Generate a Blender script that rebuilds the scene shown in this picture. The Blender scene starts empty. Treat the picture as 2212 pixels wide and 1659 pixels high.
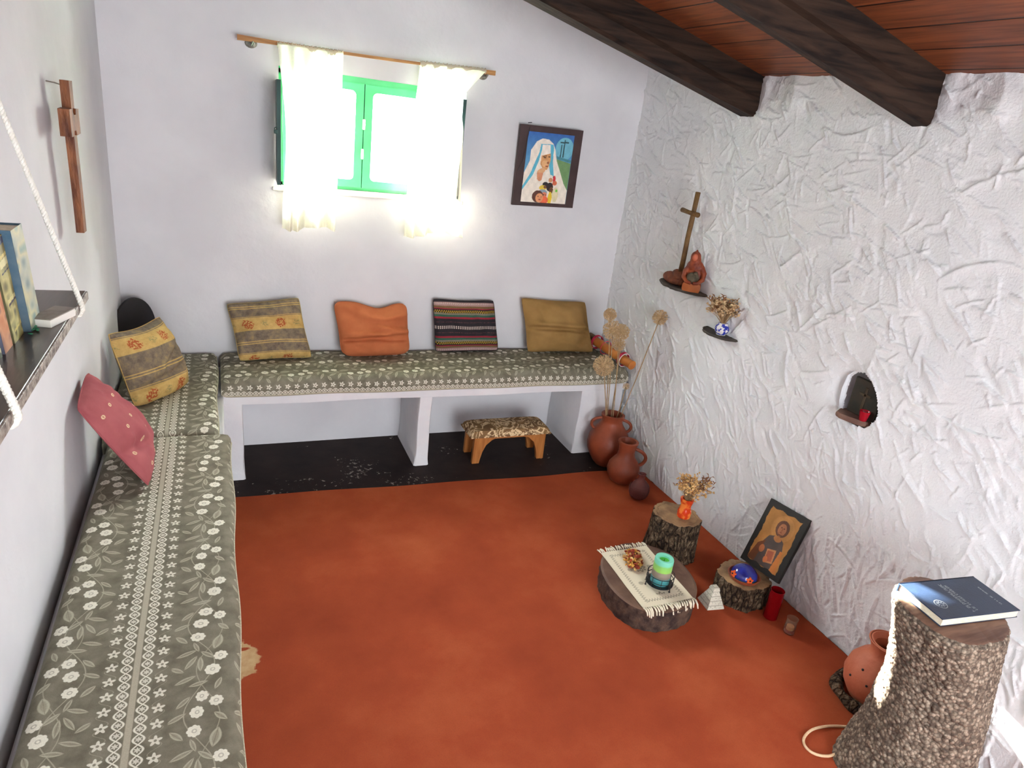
import bpy, math, random
import numpy as np
from mathutils import Vector, Matrix

C = bpy.context.scene.collection
rnd = random.Random(7)
nr = np.random.RandomState(11)
pi = math.pi

# ------------------------------------------------------------------ camera
cam_d = bpy.data.cameras.new('camera'); cam = bpy.data.objects.new('camera', cam_d); C.objects.link(cam)
YAW, PIT, ROL, FPX = 0.43042, 0.36257, 0.12761, 1458.49
_f = Vector((math.sin(YAW)*math.cos(PIT), math.cos(YAW)*math.cos(PIT), -math.sin(PIT)))
_r = Vector((math.cos(YAW), -math.sin(YAW), 0)); _u = _r.cross(_f)
_r2 = _r*math.cos(ROL) + _u*math.sin(ROL); _u2 = -_r*math.sin(ROL) + _u*math.cos(ROL)
cam.matrix_world = Matrix(((_r2.x, _u2.x, -_f.x, 0.43702), (_r2.y, _u2.y, -_f.y, -3.50673), (_r2.z, _u2.z, -_f.z, 1.76661), (0, 0, 0, 1)))
cam_d.sensor_width = 36; cam_d.lens = FPX/2212*36; cam_d.clip_start = 0.02
bpy.context.scene.camera = cam

# ------------------------------------------------------------------ light
sc = bpy.context.scene
sc.view_settings.view_transform = 'Standard'; sc.view_settings.look = 'None'
sc.view_settings.gamma = 1; sc.view_settings.use_curve_mapping = False
sc.view_settings.exposure = 0.50
w = bpy.data.worlds.new('daylight'); sc.world = w; w.use_nodes = True
wn = w.node_tree; bg = wn.nodes['Background']
bg.inputs[0].default_value = (0.86, 0.93, 1.0, 1); bg.inputs[1].default_value = 7.0

def light(name, kind, loc, energy, color, direction=None, size=None, sizey=None):
    d = bpy.data.lights.new(name, kind); d.energy = energy; d.color = color
    o = bpy.data.objects.new(name, d); C.objects.link(o); o.location = loc
    if direction: o.rotation_euler = Vector(direction).to_track_quat('-Z', 'Y').to_euler()
    if kind == 'AREA':
        d.shape = 'RECTANGLE'; d.size = size; d.size_y = sizey
    return o
sun = light('sun', 'SUN', (0, 4, 4), 130.0, (1.0, 0.95, 0.86), (1.030, -2.49, -1.10)); sun.data.angle = math.radians(0.6)
light('window_daylight', 'AREA', (1.15, 0.62, 1.95), 420.0, (0.93, 0.96, 1.0), (0, -1, -0.42), 1.3, 0.8)
light('doorway_daylight', 'AREA', (1.55, -5.35, 1.30), 46.0, (1.0, 0.97, 0.92), (-0.22, 1, -0.10), 1.7, 1.9)

# ------------------------------------------------------------------ colour + node helpers
def lin(r, g, b, k=1.0):
    def f(c):
        c = c/255.0
        return min(1.0, (c/12.92 if c <= 0.04045 else ((c+0.055)/1.055)**2.4)*k)
    return (f(r), f(g), f(b), 1.0)

class N:
    """tiny wrapper so node maths can be written as expressions"""
    def __init__(s, t, v): s.t = t; s.v = v
    def m(s, op, *a, clamp=False):
        n = s.t.nodes.new('ShaderNodeMath'); n.operation = op; n.use_clamp = clamp
        for i, x in enumerate((s,)+a):
            x = x.v if isinstance(x, N) else x
            if isinstance(x, (int, float)): n.inputs[i].default_value = x
            else: s.t.links.new(x, n.inputs[i])
        return N(s.t, n.outputs[0])
    def __add__(s, o): return s.m('ADD', o)
    def __sub__(s, o): return s.m('SUBTRACT', o)
    def __mul__(s, o): return s.m('MULTIPLY', o)
    def __truediv__(s, o): return s.m('DIVIDE', o)
    def abs(s): return s.m('ABSOLUTE')
    def sin(s): return s.m('SINE')
    def cos(s): return s.m('COSINE')
    def mod(s, o): return s.m('FLOORED_MODULO', o)
    def max(s, o): return s.m('MAXIMUM', o)
    def min(s, o): return s.m('MINIMUM', o)
    def below(s, edge, soft):            # 1 when s < edge
        n = s.t.nodes.new('ShaderNodeMapRange'); n.clamp = True
        s.t.links.new(s.v, n.inputs[0]) if not isinstance(s.v, (int, float)) else None
        if isinstance(edge, N):
            d = s - edge; s.t.links.new(d.v, n.inputs[0]); e = 0
        else: e = edge
        n.inputs[1].default_value = e - soft; n.inputs[2].default_value = e + soft
        n.inputs[3].default_value = 1; n.inputs[4].default_value = 0
        return N(s.t, n.outputs[0])
    def inv(s): return s.m('MULTIPLY_ADD', -1.0, 1.0)

def atan2(a, b): return a.m('ARCTAN2', b)
def hyp(a, b): return (a*a + b*b).m('SQRT')

def newmat(name, rough=0.6, spec=0.3):
    m = bpy.data.materials.new(name); m.use_nodes = True
    b = m.node_tree.nodes['Principled BSDF']
    b.inputs['Roughness'].default_value = rough; b.inputs['Specular IOR Level'].default_value = spec
    return m, m.node_tree, b

def coords(t, kind='Object'):
    n = t.nodes.new('ShaderNodeTexCoord'); return n.outputs[kind]
def sepxyz(t, sock):
    n = t.nodes.new('ShaderNodeSeparateXYZ'); t.links.new(sock, n.inputs[0])
    return N(t, n.outputs[0]), N(t, n.outputs[1]), N(t, n.outputs[2])
def noise(t, sock, scale, detail=3, rough=0.55, dist=0.0, stretch=None):
    if stretch:
        mp = t.nodes.new('ShaderNodeMapping'); mp.inputs['Scale'].default_value = stretch
        t.links.new(sock, mp.inputs[0]); sock = mp.outputs[0]
    n = t.nodes.new('ShaderNodeTexNoise'); n.inputs['Scale'].default_value = scale
    n.inputs['Detail'].default_value = detail; n.inputs['Roughness'].default_value = rough; n.inputs['Distortion'].default_value = dist
    t.links.new(sock, n.inputs['Vector']); return N(t, n.outputs['Fac'])
def voro(t, sock, scale, feature='F1', out='Distance'):
    n = t.nodes.new('ShaderNodeTexVoronoi'); n.inputs['Scale'].default_value = scale; n.feature = feature
    t.links.new(sock, n.inputs['Vector']); return N(t, n.outputs[out])
def mixc(t, fac, a, b):
    n = t.nodes.new('ShaderNodeMix'); n.data_type = 'RGBA'
    for sock, x in ((n.inputs[0], fac), (n.inputs[6], a), (n.inputs[7], b)):
        x = x.v if isinstance(x, N) else x
        if isinstance(x, (int, float)): sock.default_value = x
        elif isinstance(x, tuple): sock.default_value = x
        else: t.links.new(x, sock)
    return n.outputs[2]
def ramp(t, fac, stops, interp='LINEAR'):
    n = t.nodes.new('ShaderNodeValToRGB'); n.color_ramp.interpolation = interp
    el = n.color_ramp.elements
    while len(el) > 1: el.remove(el[-1])
    el[0].position = stops[0][0]; el[0].color = stops[0][1]
    for p, c in stops[1:]:
        e = el.new(p); e.color = c
    t.links.new(fac.v, n.inputs[0]); return n.outputs[0]
def bump(t, b, h, strength, dist=0.01):
    n = t.nodes.new('ShaderNodeBump'); n.inputs['Strength'].default_value = strength; n.inputs['Distance'].default_value = dist
    t.links.new(h.v, n.inputs['Height']); t.links.new(n.outputs[0], b.inputs['Normal'])
def setc(t, b, sock): t.links.new(sock, b.inputs['Base Color'])

def simple(name, c1, c2=None, scale=20, rough=0.6, bmp=0.0, bscale=60, spec=0.3, stretch=None, bdist=0.01, lo=0.35, hi=0.65, dist=0.0):
    m, t, b = newmat(name, rough, spec); o = coords(t)
    if c2 is None: b.inputs['Base Color'].default_value = c1
    else:
        f = noise(t, o, scale, 4, stretch=stretch, dist=dist)
        setc(t, b, ramp(t, f, [(lo, c1), (hi, c2)]))
    if bmp: bump(t, b, noise(t, o, bscale, 4, stretch=stretch), bmp, bdist)
    return m

# ------------------------------------------------------------------ materials
M = {}
M['plaster'] = simple('white_plaster', lin(206, 205, 209), lin(217, 216, 219), 2.5, 0.85, 0.35, 9, 0.15, bdist=0.012)
M['rough_plaster'] = simple('rough_white_plaster', lin(221, 223, 226), lin(230, 231, 233), 5, 0.85, 0.45, 130, 0.15, bdist=0.004)
M['lime'] = simple('white_lime', lin(216, 216, 220), lin(228, 227, 228), 4, 0.85, 0.5, 14, 0.15, bdist=0.01)

def floor_mat():
    m, t, b = newmat('dark_painted_floor', 0.62, 0.15); o = coords(t)
    f = noise(t, o, 7, 5); sp = noise(t, o, 38, 3, 0.7); big = noise(t, o, 3.2, 2)
    base = ramp(t, f, [(0.3, lin(32, 23, 22)), (0.7, lin(50, 39, 36))])
    k = (sp*big).below(0.395, 0.012).inv()
    setc(t, b, mixc(t, k, base, lin(150, 140, 132))); bump(t, b, f, 0.25); return m
M['floor'] = floor_mat()

def carpet_mat():
    m, t, b = newmat('rust_carpet', 0.95, 0.05); o = coords(t); x, y, z = sepxyz(t, o)
    f = noise(t, o, 3.2, 5, 0.6); g = noise(t, o, 420, 2); w2 = noise(t, o, 1.1, 2)
    base = ramp(t, f*0.6+w2*0.4, [(0.32, lin(136, 60, 38)), (0.52, lin(154, 71, 44)), (0.68, lin(169, 87, 54))])
    base = mixc(t, g.below(0.45, 0.1)*0.25, base, lin(126, 54, 44))
    # worn patch beside the bench
    jag = noise(t, o, 34, 3); dx = (x-0.44)/0.072; dy = (y+1.60)/0.085
    r = hyp(dx, dy) + (jag-0.5)*1.0
    r2 = hyp((x-0.462)/0.024, (y+1.553)/0.009) + (jag-0.5)*0.8
    k = r.below(1.0, 0.07)*(r2.below(0.9, 0.15).inv())
    setc(t, b, mixc(t, k, base, ramp(t, jag, [(0.3, lin(176, 140, 100)), (0.7, lin(196, 168, 128))])))
    bump(t, b, g*0.3+noise(t, o, 9, 3)*2.0, 0.35, 0.004); return m
M['carpet'] = carpet_mat()

def wood_mat(name, c1, c2, axis='X', scale=5, rough=0.5, k=14, bm=0.4, spec=0.3):
    st = {'X': (1, k, k), 'Y': (k, 1, k), 'Z': (k, k, 1)}[axis]
    return simple(name, c1, c2, scale, rough, bm, scale*1.6, spec, stretch=st, bdist=0.004, dist=0.6)
M['beam'] = wood_mat('dark_beam_wood', lin(22, 14, 11), lin(56, 40, 30), 'X', 3.0, 0.75, 12, 0.6, 0.2)
def ceiling_mat():
    m, t, b = newmat('ceiling_boards', 0.5, 0.3); o = coords(t); x, y, z = sepxyz(t, o)
    f = noise(t, o, 4, 5, stretch=(14, 1, 14), dist=0.4)
    base = ramp(t, f, [(0.3, lin(84, 42, 24)), (0.7, lin(140, 78, 44))])
    e = (x.mod(0.145)-0.0725).abs().below(0.0695, 0.0012).inv()
    setc(t, b, mixc(t, e, base, lin(24, 10, 6))); bump(t, b, e*-1.0+f*0.15, 0.6, 0.004); return m
M['boards'] = ceiling_mat()
M['shelf_wood'] = wood_mat('dark_varnished_shelf', lin(44, 32, 26), lin(70, 54, 44), 'Y', 4, 0.28, 10, 0.15, 0.5)
M['shelf_edge'] = simple('worn_shelf_edge', lin(96, 84, 78), lin(182, 172, 160), 60, 0.5, 0.5, 120)
M['rod'] = wood_mat('pale_rod_wood', lin(150, 100, 54), lin(192, 142, 86), 'X', 6, 0.5)
M['green'] = simple('green_gloss_paint', lin(40, 150, 84), lin(56, 170, 100), 6, 0.35, 0.1, 30, 0.5)
M['dark_green'] = simple('dark_green_paint', lin(28, 60, 56), lin(40, 76, 70), 6, 0.5, 0.1, 30)
M['metal'] = simple('dull_metal', lin(150, 148, 140), lin(110, 106, 98), 60, 0.4, 0.2); M['metal'].node_tree.nodes['Principled BSDF'].inputs['Metallic'].default_value = 0.7
M['black_metal'] = simple('black_wire', lin(22, 22, 24), lin(40, 38, 38), 40, 0.4)
M['terra'] = simple('terracotta', lin(122, 56, 34), lin(150, 72, 44), 8, 0.5, 0.2, 50, 0.4)
M['pale_terra'] = simple('pale_terracotta', lin(176, 98, 70), lin(194, 116, 88), 8, 0.6, 0.2, 50, 0.3)
M['terra_in'] = simple('terracotta_inside', lin(104, 50, 32), lin(120, 60, 40), 8, 0.8)
M['slate'] = simple('slate_stone', lin(58, 52, 48), lin(84, 78, 70), 12, 0.7, 0.6, 30)
M['brown_stone'] = simple('brown_stone', lin(96, 70, 62), lin(128, 98, 84), 12, 0.7, 0.6, 30)
M['rope'] = simple('white_cotton_rope', lin(224, 222, 212), lin(238, 236, 228), 80, 0.9, 0.4, 200)
M['cord'] = simple('cream_cord', lin(214, 178, 140), lin(226, 196, 160), 80, 0.7)
M['black_lacquer'] = simple('black_board', lin(22, 20, 24), lin(36, 32, 36), 8, 0.45)
M['white_paint'] = simple('white_paint', lin(225, 222, 215), None)
M['paper'] = simple('page_edges', lin(216, 204, 174), lin(240, 234, 214), 90, 0.8, 0.4, 160, stretch=(1, 1, 12))
M['navy'] = simple('navy_book_cloth', lin(30, 44, 66), lin(38, 54, 78), 12, 0.38, 0.1, 200, 0.5)
M['silver_ink'] = simple('silver_lettering', lin(150, 158, 160), lin(172, 178, 178), 30, 0.35)
def colm(key, name, *a, **k): M[key] = simple(name, *a, **k)
colm('stool_wood', 'stool_pine', lin(160, 98, 48), lin(190, 124, 66), 5, 0.45, 0.1, 20, stretch=(8, 8, 1))
colm('cross_wood', 'carved_cross_wood', lin(78, 38, 20), lin(140, 88, 54), 9, 0.55, 0.6, 24, stretch=(4, 4, 1))
colm('pole_wood', 'cross_pole_wood', lin(84, 58, 34), lin(124, 94, 52), 14, 0.6, 0.5, 40)
colm('figure_wood', 'red_carved_wood', lin(92, 36, 26), lin(150, 72, 38), 22, 0.5, 0.4, 60)
colm('figure_dark', 'dark_carved_stone', lin(62, 54, 40), lin(92, 82, 64), 40, 0.7, 0.5, 80)
colm('bamboo', 'orange_bamboo', lin(176, 100, 44), lin(206, 134, 66), 7, 0.4, 0.2, 30)
colm('bamboo_end', 'dark_bamboo_end', lin(96, 74, 48), lin(120, 92, 60), 10, 0.6)
colm('red_string', 'red_string', lin(176, 30, 60), lin(206, 60, 86), 120, 0.8)
colm('white_string', 'white_string', lin(220, 205, 205), None)
colm('dry_head', 'dried_seed_head', lin(186, 156, 116), lin(222, 194, 152), 60, 0.8)
colm('dry_stem', 'dried_stem', lin(146, 118, 84), lin(178, 150, 112), 40, 0.8)
colm('straw', 'straw_blossom', lin(178, 132, 74), lin(228, 190, 130), 70, 0.8)
colm('dry_brown', 'brown_dried_leaf', lin(104, 64, 44), lin(150, 104, 64), 40, 0.8)
colm('potpourri_red', 'dark_red_petal', lin(110, 36, 26), lin(172, 70, 36), 60, 0.7)
colm('potpourri_yellow', 'ochre_petal', lin(196, 132, 40), lin(222, 176, 90), 60, 0.7)
colm('doily_thread', 'ecru_thread', lin(218, 208, 182), lin(236, 228, 208), 60, 0.9, 0.3, 200)
colm('log_dark', 'dark_log_bark', lin(46, 32, 30), lin(88, 68, 56), 26, 0.8, 0.9, 50)
colm('log_top', 'log_cut_face', lin(84, 60, 50), lin(112, 86, 70), 9, 0.6, 0.3, 30)
colm('bark_top', 'pale_cut_face', lin(112, 84, 60), lin(168, 136, 98), 12, 0.6, 0.3, 30)
colm('white_dish', 'white_glazed_rim', lin(226, 224, 214), None)
colm('green_leafy', 'green_scrap', lin(40, 130, 96), lin(70, 160, 120), 60, 0.6)

def bark_mat(name, c1, c2, c3, s=26, d=0.02):
    m, t, b = newmat(name, 0.85, 0.2); o = coords(t)
    mp = t.nodes.new('ShaderNodeMapping'); mp.inputs['Scale'].default_value = (1, 1, 0.42); t.links.new(o, mp.inputs[0])
    wn_ = t.nodes.new('ShaderNodeTexNoise'); wn_.inputs['Scale'].default_value = 30; t.links.new(mp.outputs[0], wn_.inputs['Vector'])
    vm = t.nodes.new('ShaderNodeVectorMath'); vm.operation = 'MULTIPLY_ADD'; t.links.new(wn_.outputs['Color'], vm.inputs[0]); vm.inputs[1].default_value = (0.03, 0.03, 0.03); t.links.new(mp.outputs[0], vm.inputs[2])
    v = voro(t, vm.outputs[0], s, 'DISTANCE_TO_EDGE').min(N(t, 0.16)*1.0)*2.4; n1 = noise(t, o, s*0.7, 5, 0.7); n2 = noise(t, o, s*3, 3)
    setc(t, b, ramp(t, n1*0.9+v*0.55+n2*0.3-0.18, [(0.38, c1), (0.60, c2), (0.82, c3)]))
    bump(t, b, v*1.4+n1*1.2+n2*0.5, 0.9, d); return m
M['bark'] = bark_mat('stump_bark', lin(44, 34, 28), lin(92, 74, 56), lin(158, 138, 112), 42, 0.03)
def pebble_mat():
    m, t, b = newmat('pebbly_bark', 0.8, 0.25); o = coords(t)
    v = voro(t, o, 95); c = voro(t, o, 95, out='Color'); n = noise(t, o, 12, 4)
    n2 = t.nodes.new('ShaderNodeRGBToBW'); t.links.new(c.v, n2.inputs[0]); cc = N(t, n2.outputs[0])
    base = ramp(t, cc*0.75+n*0.35, [(0.25, lin(88, 76, 66)), (0.55, lin(128, 114, 98)), (0.85, lin(168, 154, 136))])
    setc(t, b, mixc(t, v.below(0.50, 0.1).inv()*0.6, base, lin(58, 48, 42)))
    bump(t, b, v*-1.0, 0.8, 0.008); return m
M['pebble'] = pebble_mat()
M['ped_top'] = wood_mat('pedestal_cut_face', lin(96, 70, 58), lin(132, 100, 82), 'X', 5, 0.5, 8, 0.2)

def glass(name, col, alpha=0.35, rough=0.05):
    m = bpy.data.materials.new(name); m.use_nodes = True; t = m.node_tree; t.nodes.clear()
    o = t.nodes.new('ShaderNodeOutputMaterial'); tr = t.nodes.new('ShaderNodeBsdfTransparent'); gl = t.nodes.new('ShaderNodeBsdfPrincipled')
    mx = t.nodes.new('ShaderNodeMixShader'); nz = noise(t, coords(t), 30, 2)
    tr.inputs[0].default_value = col; gl.inputs['Roughness'].default_value = rough
    t.links.new(ramp(t, nz, [(0.3, tuple(c*0.85 for c in col[:3])+(1,)), (0.7, col)]), gl.inputs['Base Color'])
    mx.inputs[0].default_value = alpha; t.links.new(tr.outputs[0], mx.inputs[1]); t.links.new(gl.outputs[0], mx.inputs[2]); t.links.new(mx.outputs[0], o.inputs[0])
    return m
M['pane'] = glass('window_glass', (0.98, 0.99, 0.99, 1), 0.06)
M['purple_glass'] = glass('mauve_glass', lin(168, 104, 100), 0.38)
M['red_glass'] = glass('dark_red_glass', lin(150, 8, 20), 0.62)
M['clear_glass'] = glass('clear_glass', lin(232, 214, 196), 0.10)
colm('red_wax', 'red_wax', lin(160, 24, 22), None, rough=0.3)
colm('niche_dark', 'dark_niche_panel', lin(38, 40, 34), lin(62, 50, 40), 12, 0.6)

def curtain_mat():
    m = bpy.data.materials.new('sheer_curtain'); m.use_nodes = True; t = m.node_tree; t.nodes.clear()
    o = t.nodes.new('ShaderNodeOutputMaterial'); d = t.nodes.new('ShaderNodeBsdfDiffuse'); tl = t.nodes.new('ShaderNodeBsdfTranslucent'); tr = t.nodes.new('ShaderNodeBsdfTransparent')
    m1 = t.nodes.new('ShaderNodeMixShader'); m2 = t.nodes.new('ShaderNodeMixShader'); nz = noise(t, coords(t), 300, 2)
    cc = ramp(t, nz, [(0.3, lin(238, 232, 214)), (0.7, lin(248, 244, 230))])
    t.links.new(cc, d.inputs[0]); t.links.new(cc, tl.inputs[0])
    m1.inputs[0].default_value = 0.62; m2.inputs[0].default_value = 0.012
    t.links.new(d.outputs[0], m1.inputs[1]); t.links.new(tl.outputs[0], m1.inputs[2])
    t.links.new(m1.outputs[0], m2.inputs[1]); t.links.new(tr.outputs[0], m2.inputs[2]); t.links.new(m2.outputs[0], o.inputs[0]); return m
M['curtain'] = curtain_mat()

# floral bench fabric: u = distance from the lace stripe, v = along the bench (metres)
def fabric_mat():
    m, t, b = newmat('floral_bench_fabric', 0.92, 0.08); x, y, z = sepxyz(t, coords(t, 'UV'))
    u = x.abs(); side = x.below(0.0, 0.0001); v = y + side*0.11 + 11.2; P = 0.280
    weave = noise(t, coords(t), 500, 1)
    tone = noise(t, coords(t), 22, 3)
    bgc = ramp(t, tone, [(0.35, lin(110, 105, 90)), (0.65, lin(134, 129, 113))])
    col = mixc(t, u.below(0.0065, 0.001), bgc, lin(178, 171, 152))
    ph = v*(2*pi/0.0520)
    w1 = (u-0.0205-ph.sin()*0.0100).abs().below(0.0022, 0.0008)
    w2 = (u-0.0205+ph.sin()*0.0100).abs().below(0.0022, 0.0008)
    cv = v.mod(0.0260)-0.0130; cr = hyp(u-0.0205, cv)
    dots = (cr - (atan2(u-0.0205, cv)*6.0).cos()*0.0016).below(0.0052, 0.0007)
    white = w1.max(w2).max(dots*0.8)
    # stars
    sv = v.mod(0.042)-0.021; su = u-0.051; sr = hyp(su, sv); st = atan2(su, sv)
    star = (sr - (st*5.0).cos()*0.0036).below(0.0098, 0.0008)*sr.below(0.0030, 0.0008).inv()
    white = white.max(star*0.9)
    twig = (u-0.051-(v*(2*pi/0.042)).sin()*0.012).abs().below(0.0010, 0.0006)
    fu = (u-0.070).mod(0.128)
    def wrapv(v0): return (v - (v0-P/2)).mod(P)-P/2
    flowers = [(0.067, 0.255, 0.0150), (0.097, 0.236, 0.0145), (0.057, 0.213, 0.0160), (0.052, 0.165, 0.0155), (0.102, 0.092, 0.0150), (0.087, 0.050, 0.0170)]
    fl = None
    for (a, c, r) in flowers:
        du = fu-a; dv = wrapv(c); rr = hyp(du, dv); th = atan2(du, dv)
        k = (rr - (th*4.0).cos().abs()*0.0024).below(r-0.0022, 0.0007)
        ring = (rr-0.0042).abs().below(0.0013, 0.0006)
        k = k*(ring*0.5).inv()
        fl = k if fl is None else fl.max(k)
    leaves = [(0.030, 0.110, 0.4, 0.024, 0.006), (0.040, 0.080, 1.0, 0.024, 0.006), (0.060, 0.072, 1.6, 0.024, 0.0065), (0.074, 0.100, 2.4, 0.020, 0.006), (0.018, 0.160, -0.8, 0.019, 0.007),
              (0.016, 0.205, 0.5, 0.022, 0.006), (0.094, 0.140, 1.3, 0.025, 0.011), (0.030, 0.028, 0.4, 0.024, 0.006), (0.012, 0.062, -0.6, 0.018, 0.006), (0.058, 0.012, 0.2, 0.022, 0.006),
              (0.105, 0.192, -0.8, 0.018, 0.007), (0.028, 0.245, 0.8, 0.020, 0.006), (0.050, 0.130, 1.9, 0.018, 0.005), (0.100, 0.005, 1.2, 0.018, 0.006)]
    lf = None
    for (a, c, an, L, W) in leaves:
        du = fu-a; dv = wrapv(c); p = du*math.cos(an)+dv*math.sin(an); q = dv*math.cos(an)-du*math.sin(an)
        e = q.abs()/W + (p*p)/(L*L)
        k = e.below(1.0, 0.1)*(e.below(0.55, 0.12)*0.45).inv()*(q.abs().below(0.0007, 0.0004)*0.6).inv()
        lf = k if lf is None else lf.max(k)
    s1 = (fu-0.060-(v*(2*pi/P)).sin()*0.030).abs().below(0.0012, 0.0008)
    s2 = (fu-0.078-(v*(2*pi/P)+1.9).cos()*0.026).abs().below(0.0010, 0.0008)
    lf = lf.max(s1*0.8).max(s2*0.7)
    gate = u.below(0.066, 0.002).inv()
    edge = (fu-0.064).abs().below(0.0625, 0.002)
    col = mixc(t, (lf*gate*edge).max(twig*0.5)*0.75, col, lin(190, 186, 164))
    col = mixc(t, white.max(fl*gate)*0.93, col, lin(234, 231, 214))
    col = mixc(t, weave.below(0.5, 0.1)*0.12, col, lin(70, 66, 56))
    setc(t, b, col); bump(t, b, noise(t, coords(t), 160, 2)*0.3+noise(t, coords(t), 14, 3), 0.5, 0.006); return m
M['fabric'] = fabric_mat()
M['piping'] = simple('cushion_piping', lin(170, 164, 140), lin(200, 194, 170), 200, 0.9)

def pillow_plain(key, c1, c2, bs=24):
    m, t, b = newmat(key, 0.85, 0.12); o = coords(t)
    setc(t, b, ramp(t, noise(t, o, 9, 4), [(0.3, c1), (0.7, c2)])); bump(t, b, noise(t, o, bs, 4)+noise(t, o, 500, 1)*0.1, 0.35, 0.006); return m
M['orange'] = pillow_plain('orange_cotton', lin(172, 96, 60), lin(190, 112, 72))
M['mustard'] = pillow_plain('mustard_cotton', lin(140, 108, 62), lin(158, 124, 76))

def tapestry_mat(name, off, period=0.62):
    """grey-brown ground, gold bands with rust flowers; bands run across v"""
    m, t, b = newmat(name, 0.9, 0.1); x, y, z = sepxyz(t, coords(t, 'UV')); o = coords(t)
    n1 = noise(t, o, 34, 5, 0.7); n2 = noise(t, o, 300, 2)
    g = ramp(t, n1*0.8+n2*0.2, [(0.32, lin(92, 82, 72)), (0.5, lin(122, 108, 92)), (0.68, lin(150, 130, 92))])
    gold = ramp(t, n1, [(0.3, lin(172, 140, 82)), (0.7, lin(200, 168, 108))])
    v = (y+off).mod(period); band = (v-0.12).abs().below(0.115, 0.004)
    l1 = ((v-0.42).abs()-0.018).abs().below(0.007, 0.003)
    l2 = ((v-0.12).abs()-0.13).abs().below(0.005, 0.002)
    col = mixc(t, band.max(l1).max(l2), g, gold)
    fx = (x+0.03).mod(0.46)-0.23; fy = v-0.12
    fr = hyp(fx, fy) + (noise(t, coords(t, 'UV'), 22, 3)-0.5)*0.10
    fk = fr.below(0.078, 0.008)*(noise(t, coords(t, 'UV'), 42, 2).below(0.53, 0.03))
    col = mixc(t, fk*0.9, col, lin(156, 66, 38))
    gx = (x+0.26).mod(0.46)-0.23
    gk = (hyp(gx, fy)+(noise(t, coords(t, 'UV'), 30, 2)-0.5)*0.1).below(0.05, 0.01)*noise(t, coords(t, 'UV'), 50, 2).below(0.5, 0.03)
    col = mixc(t, gk*0.6, col, lin(110, 120, 84))
    setc(t, b, col); bump(t, b, noise(t, o, 22, 4)+n2*0.15, 0.4, 0.007); return m
M['tapestry'] = tapestry_mat('tapestry_weave', -0.48)
M['tapestry_b'] = tapestry_mat('tapestry_weave_turned', 0.03, 0.70)

def ethnic_mat():
    m, t, b = newmat('striped_folk_weave', 0.9, 0.1); x, y, z = sepxyz(t, coords(t, 'UV')); o = coords(t)
    yy = y + (x-0.5)*(x-0.5)*0.10
    pk, ol, rd, bk, yl, gy, gn, dk = lin(160, 128, 126), lin(116, 92, 62), lin(140, 44, 56), lin(44, 38, 42), lin(186, 154, 44), lin(122, 116, 102), lin(52, 92, 76), lin(46, 42, 46)
    half = [(0.0, dk), (0.025, pk), (0.095, ol), (0.135, rd), (0.155, bk), (0.175, bk), (0.225, gy), (0.26, gn), (0.30, rd), (0.335, dk), (0.5, dk)]
    h = yy.min(yy.inv())
    col = ramp(t, h, half, 'CONSTANT')
    # twisted light stitches in the pink border and in the middle
    st1 = ((x*(2*pi*34)).sin().below(0.0, 0.3).inv())*(h-0.055).abs().below(0.014, 0.004)
    st2 = ((x*(2*pi*34)).sin().below(-0.2, 0.3).inv())*(h-0.485).abs().below(0.014, 0.004)
    col = mixc(t, st1.max(st2)*0.75, col, lin(208, 190, 180))
    ck = (((x*(2*pi*34)).sin()*((h-0.2)*(2*pi/0.05)).sin()).below(0.1, 0.15).inv())*(h-0.20).abs().below(0.024, 0.003)
    col = mixc(t, ck, col, yl)
    th = ((h-0.40).abs().below(0.004, 0.002))*noise(t, coords(t, 'UV'), 60, 2).below(0.5, 0.05)
    col = mixc(t, th*0.6, col, lin(140, 80, 80))
    col = mixc(t, noise(t, o, 260, 2).below(0.45, 0.08)*0.3, col, lin(60, 52, 50))
    setc(t, b, col); bump(t, b, noise(t, o, 260, 2)*0.3+noise(t, o, 14, 3), 0.5, 0.005); return m
M['ethnic'] = ethnic_mat()

def rose_mat():
    m, t, b = newmat('rose_cotton', 0.85, 0.12); x, y, z = sepxyz(t, coords(t, 'UV')); o = coords(t)
    base = ramp(t, noise(t, o, 9, 4), [(0.3, lin(150, 76, 82)), (0.7, lin(168, 94, 96))])
    row = (y*4.4).m('FLOOR'); fx = ((x*4.4)+row.mod(2.0)*0.5).mod(1.0)-0.5; fy = (y*4.4).mod(1.0)-0.5
    a = hyp(fx, fy*1.25); k = (a-0.075).abs().below(0.028, 0.012)
    k = k.max(a.below(0.022, 0.01)) * (fx.abs().below(0.012, 0.006)*0.7).inv()
    setc(t, b, mixc(t, k*0.9, base, lin(222, 200, 160))); bump(t, b, noise(t, o, 20, 4)+noise(t, o, 500, 1)*0.1, 0.35, 0.007); return m
M['rose'] = rose_mat()

def stool_fabric():
    m, t, b = newmat('stool_tapestry', 0.9, 0.1); o = coords(t)
    n = noise(t, o, 13, 3, 0.6, 1.8); k = (n-0.5).abs().below(0.035, 0.015)
    base = ramp(t, noise(t, o, 9, 3), [(0.35, lin(112, 84, 62)), (0.65, lin(146, 116, 76))])
    setc(t, b, mixc(t, k, base, lin(226, 200, 158))); return m
M['stool_top'] = stool_fabric()

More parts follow.
